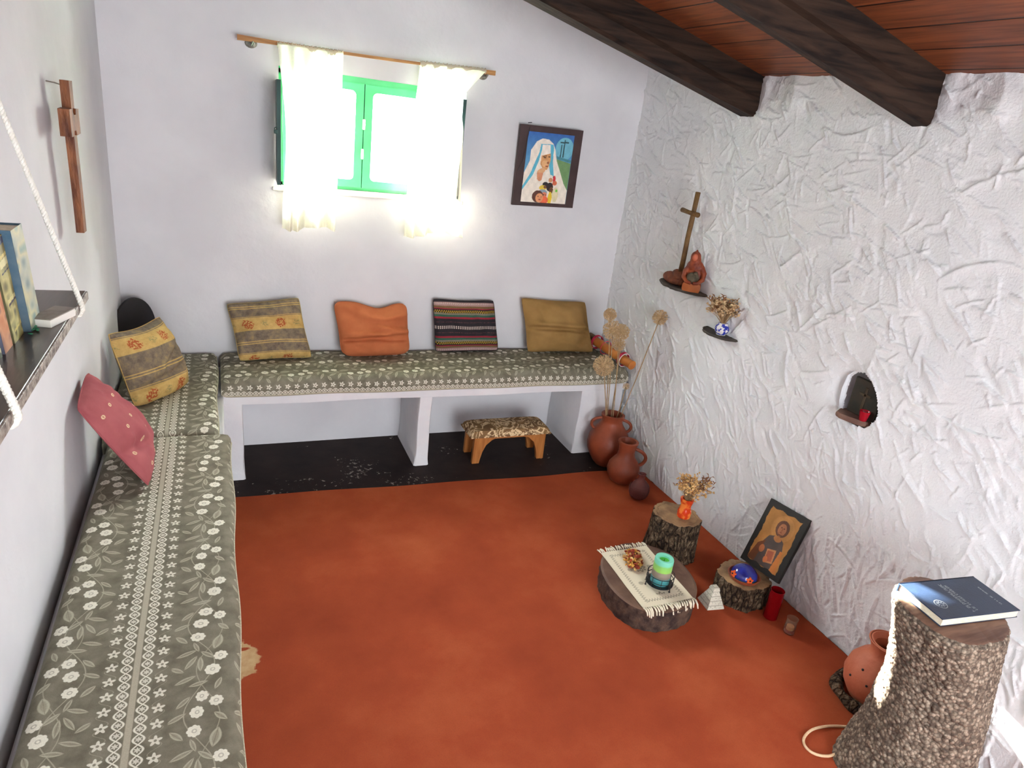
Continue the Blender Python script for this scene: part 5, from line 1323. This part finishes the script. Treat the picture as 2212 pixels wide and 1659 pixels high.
r = empty('standing_cross', (2.575, -0.64, ZA)); tag(r, 'tall thin branch cross on a rocky wooden base against the rough wall', 'cross')
b = MB(); b.ball((2.585, -0.655, ZA+0.024), (0.034, 0.090, 0.036), 20, 12); b.ball((2.582, -0.690, ZA+0.045), (0.028, 0.050, 0.036), 16, 10)
a_ = np.array(b.v); a_[:, 2] = np.maximum(a_[:, 2], ZA); a_ += 0.003*np.sin(a_[:, [1, 2, 0]]*140); a_[:, 2] = np.maximum(a_[:, 2], ZA+0.0005); b.v = [tuple(p) for p in a_]
b.build('rock_base', simple('brown_rock_base', lin(92, 48, 32), lin(136, 76, 48), 20, 0.7, 0.6, 50), r, 'all')
b = MB(); pts = [(2.580, -0.700, ZA+0.050), (2.579, -0.704, 1.25), (2.577, -0.704, 1.35), (2.577, -0.708, 1.45), (2.579, -0.706, 1.49), (2.576, -0.712, 1.575)]; b.tube(pts, [0.014, 0.0125, 0.012, 0.0125, 0.0115, 0.0125], 12); b.build('upright', M['pole_wood'], r, 'all')
b = MB(); b.tube([(2.556, -0.642, 1.480), (2.555, -0.70, 1.476), (2.556, -0.775, 1.474)], [0.0115, 0.010, 0.0125], 12); b.build('crossbar', M['pole_wood'], r, 'all')

r = empty('carved_figure', (2.578, -0.800, ZA)); tag(r, 'carved red-brown hooded figure cradling a dark bundle on the slate ledge', 'figurine')
b = MB(); cx, cy, cz = 2.580, -0.812, ZA
fw = Vector((-0.72, -0.69, 0)).normalized(); rt = Vector((fw.y, -fw.x, 0))  # figure faces out and towards the viewer
def fp(s, f, z): p = Vector((cx, cy, cz))+rt*s+fw*f; return (p.x, p.y, cz+z)
Rz = Matrix(((rt.x, fw.x, 0), (rt.y, fw.y, 0), (0, 0, 1)))
b.ball(fp(0, 0, 0.030), (0.044, 0.032, 0.034), 18, 12, rot=Rz)
b.ball(fp(0, -0.006, 0.082), (0.045, 0.026, 0.066), 18, 14, rot=Rz)
b.ball(fp(0.004, 0.0, 0.122), (0.042, 0.024, 0.034), 16, 12, rot=Rz); b.ball(fp(0.008, 0.0, 0.150), (0.027, 0.022, 0.034), 16, 12, rot=Rz)
b.ball(fp(0.010, 0.003, 0.168), (0.025, 0.023, 0.029), 16, 12, rot=Rz)
b.ball(fp(0.010, 0.000, 0.196), (0.006, 0.006, 0.009), 8, 6, rot=Rz)
for s in (-1, 1):
    b.tube([fp(s*0.026, 0.0, 0.126), fp(s*0.045, 0.006, 0.095), fp(s*0.046, 0.016, 0.066), fp(s*0.026, 0.032, 0.048), fp(s*0.006, 0.036, 0.046)], [0.014, 0.014, 0.012, 0.010, 0.008], 10)
o = b.build('robed_body', M['figure_wood'], r, 'all'); md = o.modifiers.new('fuse', 'REMESH'); md.mode = 'VOXEL'; md.voxel_size = 0.0028; md.use_smooth_shade = True
b = MB(); b.prism([fp(x, y, 0)[:2] for x, y in ((-0.040, -0.026), (0.040, -0.026), (0.044, 0.024), (0.0, 0.034), (-0.044, 0.024))], cz+0.0005, cz+0.040, bev=0.08); b.build('base', simple('orange_wood_block', lin(144, 76, 38), lin(168, 96, 48), 16, 0.5), r, 'yes')
b = MB(); b.ball(fp(0.0, 0.030, 0.072), (0.030, 0.014, 0.026), 16, 12, rot=Rz); b.ball(fp(-0.010, 0.034, 0.092), (0.012, 0.010, 0.012), 12, 8, rot=Rz); b.build('dark_bundle', M['figure_dark'], r, 'all')
b = MB(); b.ball(fp(0.010, 0.022, 0.168), (0.014, 0.008, 0.018), 14, 10, rot=Rz); fo = b.build('face', simple('face_wood', lin(170, 88, 62), lin(186, 100, 72), 30, 0.5), r, 'all')

vb = (2.597, -1.075, ZB)
r = jar('porcelain_vase', 'tiny blue and white porcelain vase on the smaller slate ledge', vb[:2], [(0.016, 0), (0.020, 0.003), (0.030, 0.014), (0.034, 0.028), (0.030, 0.042), (0.022, 0.052), (0.022, 0.057), (0.020, 0.058)], [], 'blue_white', 'vase', z0=ZB)
b = MB(); b.tube([(vb[0]+0.0205*math.cos(a), vb[1]+0.0205*math.sin(a), ZB+0.002) for a in np.linspace(0, 2*pi, 25)[:-1]], 0.0014, 5, closed=True); b.build('foot_ring', M['white_dish'], r, 'all')
bouquet('beige dried bouquet with dark curled leaves in the porcelain vase', (vb[0], vb[1], ZB+0.045), 0.118, 0.070, 105, 31, 'dry_head', 'dry_brown', (-0.014, 0.0), True, 0.0085)

# ------------------------------------------------------------------ niche contents
r = empty('niche_stone', (2.66, -1.85, 0.880)); 
b = MB(); pts = [(2.612, -1.790), (2.604, -1.815), (2.614, -1.850), (2.630, -1.885), (2.650, -1.912), (2.76, -1.915), (2.76, -1.775), (2.65, -1.770)]
b.prism(pts, 0.872, 0.893, bev=0.05); bpy.data.objects.remove(r); tag(b.build('niche_ledge', M['brown_stone'], None, 'yes'), 'reddish brown stone ledge at the bottom of the small wall niche', 'ledge')
r = empty('dark_panel', (2.70, -1.84, 0.893)); tag(r, 'dark upright panel with a faint cross standing inside the wall niche', 'panel')
b = MB(); b.box((2.662, -1.915, 0.8935), (2.676, -1.790, 1.036), 0.003); b.build('board', M['niche_dark'], r)
b = MB(); b.box((2.659, -1.857, 0.920), (2.663, -1.847, 1.010), 0.001); b.box((2.659, -1.877, 0.975), (2.663, -1.827, 0.985), 0.001); b.build('faint_cross', simple('dull_olive_cross', lin(70, 58, 42), None), r)
c = (2.638, -1.890, 0.8935); r = empty('votive_glass', c); tag(r, 'small bright red votive glass inside the wall niche', 'candle jar')
b = MB(); b.lathe([(0.010, 0), (0.014, 0.004), (0.019, 0.036), (0.0195, 0.040), (0.017, 0.036), (0.012, 0.006)], c, 24, cap1=True); b.build('glass', simple('bright_red_glass', lin(150, 18, 34), None, rough=0.15), r, 'yes')
b = MB(); b.lathe([(0.0, 0.030), (0.0165, 0.030), (0.0, 0.0305)], c, 20, cap0=False); b.build('wax', M['red_wax'], r, 'yes')

# ------------------------------------------------------------------ pedestal with book
PC = (2.362, -2.600); PR = 0.170; PH = 0.612
r = empty('tree_trunk_pedestal', (PC[0], PC[1], 0.008)); tag(r, 'thick tree trunk pedestal with pebbly bark carrying the navy book', 'pedestal')
b = MB(); n = 260; LV = 190; V = []; F = []
g = np.random.RandomState(8)
from mathutils import noise as mn
for l in range(LV):
    z = PH*l/(LV-1)
    for j in range(n):
        a = 2*pi*j/n; x = math.cos(a); y = math.sin(a)
        zz_ = z/PH; base = PR*(1.06-0.22*math.sin(min(1, zz_*1.25)*pi/2)+0.04*max(0, zz_-0.7)/0.3)*(1.0+0.04*math.sin(2*a+1.0)+0.03*math.sin(3*a+z*4)+0.02*math.sin(5*a+2+z*9)) + 0.010*math.exp(-((z-0.0)/0.12)**2)
        p = Vector((x*PR*62, y*PR*62, z*62)); 
        dd = mn.voronoi(p)[0]; cell = max(0, 1-dd[0]*1.25)**0.6
        base += 0.0062*cell + 0.004*mn.noise(p*0.25)
        if l > LV-4: base -= 0.002*(l-LV+4)
        sw = math.sin(pi*min(1, zz_*1.05)); V.append((PC[0]-0.012*zz_+0.030*sw+base*x, PC[1]-0.008+0.046*zz_-0.013*sw+base*y, 0.008+z))
for l in range(LV-1):
    for j in range(n): F.append((l*n+j, l*n+(j+1) % n, (l+1)*n+(j+1) % n, (l+1)*n+j))
b.add(V, F); b.build('bark', M['pebble'], r, 'all')
b = MB(); top = V[-n:]; V2 = list(top)+[(PC[0]-0.012+(p[0]-PC[0]+0.012)*0.95, PC[1]+0.038+(p[1]-PC[1]-0.038)*0.95, p[2]+0.004) for p in top]
b.add(V2, [(j, (j+1) % n, n+(j+1) % n, n+j) for j in range(n)]+[tuple(n+j for j in range(n))]); b.build('cut_face', M['ped_top'], r, 'yes')

bk = np.array([2.380, -2.553, 0.640]); RR = Matrix.Rotation(math.radians(-6.5), 3, 'Z')
r = empty('navy_book', (2.380, -2.553, 0.625)); tag(r, 'navy blue book with silver lettering and a round emblem on the pedestal', 'book')
BW, BH = 0.290, 0.156; zb0 = 0.6255; bt = 0.026
def bkbox(b, a, c, bev=0.0): b.box(a, c, bev, rot=RR, piv=(bk[0], bk[1], (a[2]+c[2])/2))
b = MB(); bkbox(b, (bk[0]-BW/2, bk[1]-BH/2, zb0+bt-0.0035), (bk[0]+BW/2, bk[1]+BH/2, zb0+bt), 0.001); bkbox(b, (bk[0]-BW/2, bk[1]-BH/2, zb0), (bk[0]+BW/2, bk[1]+BH/2, zb0+0.003), 0.001)
bkbox(b, (bk[0]-BW/2, bk[1]+BH/2-0.004, zb0), (bk[0]+BW/2, bk[1]+BH/2, zb0+bt)); b.build('cover', M['navy'], r)
b = MB(); bkbox(b, (bk[0]-BW/2+0.003, bk[1]-BH/2+0.001, zb0+0.003), (bk[0]+BW/2-0.006, bk[1]+BH/2-0.004, zb0+bt-0.0035)); b.build('pages', M['paper'], r)
def put(b, u_, v_, su, sv, ang=0):   # small raised stroke on the cover; u across length, v across height
    c_ = Vector((bk[0]+u_, bk[1]+v_, 0)); z = zb0+bt+0.0004
    V = []
    for (a, d) in ((-su, -sv), (su, -sv), (su, sv), (-su, sv)):
        p = Vector((a*math.cos(ang)-d*math.sin(ang)+u_, a*math.sin(ang)+d*math.cos(ang)+v_, 0)); q_ = RR @ p; V.append((bk[0]+q_.x, bk[1]+q_.y, z))
    b.add(V, [(0, 1, 2, 3)])
# two worn lines of lettering read across the short side, illegible at this size
q = random.Random(6)
for pn, line_u, hh, n_, v0, v1 in (('title_lettering', -0.014, 0.0050, 17, -0.064, 0.066), ('title_lettering', 0.000, 0.0050, 15, -0.060, 0.050), ('small_lettering', 0.108, 0.0026, 20, -0.048, 0.034)):
    b = MB()
    for k in range(n_):
        v_ = v0+(v1-v0)*(k+0.5)/n_; wv = (v1-v0)/n_*0.30
        if q.random() < 0.12: continue
        put(b, line_u, v_-wv, hh, 0.0007); 
        if q.random() < 0.7: put(b, line_u, v_+wv, hh, 0.0007)
        put(b, line_u+q.choice((-1, 0, 1))*hh*0.9, v_, 0.0007, wv)
        if q.random() < 0.5: put(b, line_u+q.choice((-1, 1))*hh*0.9, v_, 0.0007, wv)
    b.build(pn, M['silver_ink'], r)
b = MB()
for k in range(36):
    a = 2*pi*k/36; put(b, -0.092+0.017*math.cos(a), -0.022+0.017*math.sin(a), 0.0010, 0.0016, a)
    if k % 4 == 0: put(b, -0.092+0.009*math.cos(a), -0.022+0.009*math.sin(a), 0.0035, 0.0010, a)
b.build('round_emblem', M['silver_ink'], r)

# clay jar behind the pedestal, on a bark ring
cj = (2.512, -2.350, 0.020)
r = jar('pierced_clay_jar', 'round pierced clay jar half hidden behind the pedestal', cj[:2],
    [(0.05, 0), (0.076, 0.02), (0.098, 0.06), (0.106, 0.10), (0.098, 0.142), (0.076, 0.176), (0.055, 0.196), (0.050, 0.214), (0.058, 0.238), (0.066, 0.252), (0.062, 0.254), (0.050, 0.236)], [], 'pale_terra', 'jar', z0=0.020)
for (a, z) in ((200, 0.118), (218, 0.155), (180, 0.155), (236, 0.105), (165, 0.11), (250, 0.15)):
    a = math.radians(a); rr = np.interp(z, [0.02, 0.06, 0.10, 0.142, 0.176], [0.076, 0.098, 0.106, 0.098, 0.076]); b = MB(); b.ball((cj[0]+rr*math.cos(a), cj[1]+rr*math.sin(a), cj[2]+z), (0.0045, 0.0045, 0.0045), 8, 6)
    b.build('pierced_hole', M['black_metal'], r, 'all')
b = MB(); n = 40; P_ = []; 
for j in range(n):
    a = 2*pi*j/n; P_.append((cj[0]-0.010+0.092*math.cos(a), cj[1]+0.016+0.092*math.sin(a), 0.034+0.004*math.sin(3*a)))
b.tube(P_, [0.020+0.004*math.sin(j*0.9) for j in range(n)], 10, closed=True); tag(b.build('bark_ring', M['bark'], None, 'all'), 'ring of mossy bark around the base of the pierced clay jar', 'bark ring')

# cord loop
b = MB(); pts = [(2.36, -2.428, 0.014), (2.300, -2.405, 0.013), (2.255, -2.395, 0.013), (2.210, -2.393, 0.013), (2.172, -2.402, 0.013), (2.143, -2.418, 0.013), (2.130, -2.440, 0.013), (2.134, -2.463, 0.013), (2.152, -2.480, 0.013), (2.178, -2.490, 0.013), (2.205, -2.492, 0.013), (2.225, -2.500, 0.013)]
sp = []
for i in range(len(pts)-1):
    p0, p1, p2, p3 = [np.array(pts[max(0, min(len(pts)-1, i+j))]) for j in (-1, 0, 1, 2)]
    for s in range(6):
        t = s/6; sp.append(tuple(0.5*((2*p1)+(-p0+p2)*t+(2*p0-5*p1+4*p2-p3)*t*t+(-p0+3*p1-3*p2+p3)*t**3)))
b.tube(sp, 0.0045, 8); tag(b.build('cord', M['cord'], None, 'all'), 'loop of cream cord on the carpet beside the pedestal', 'cord')
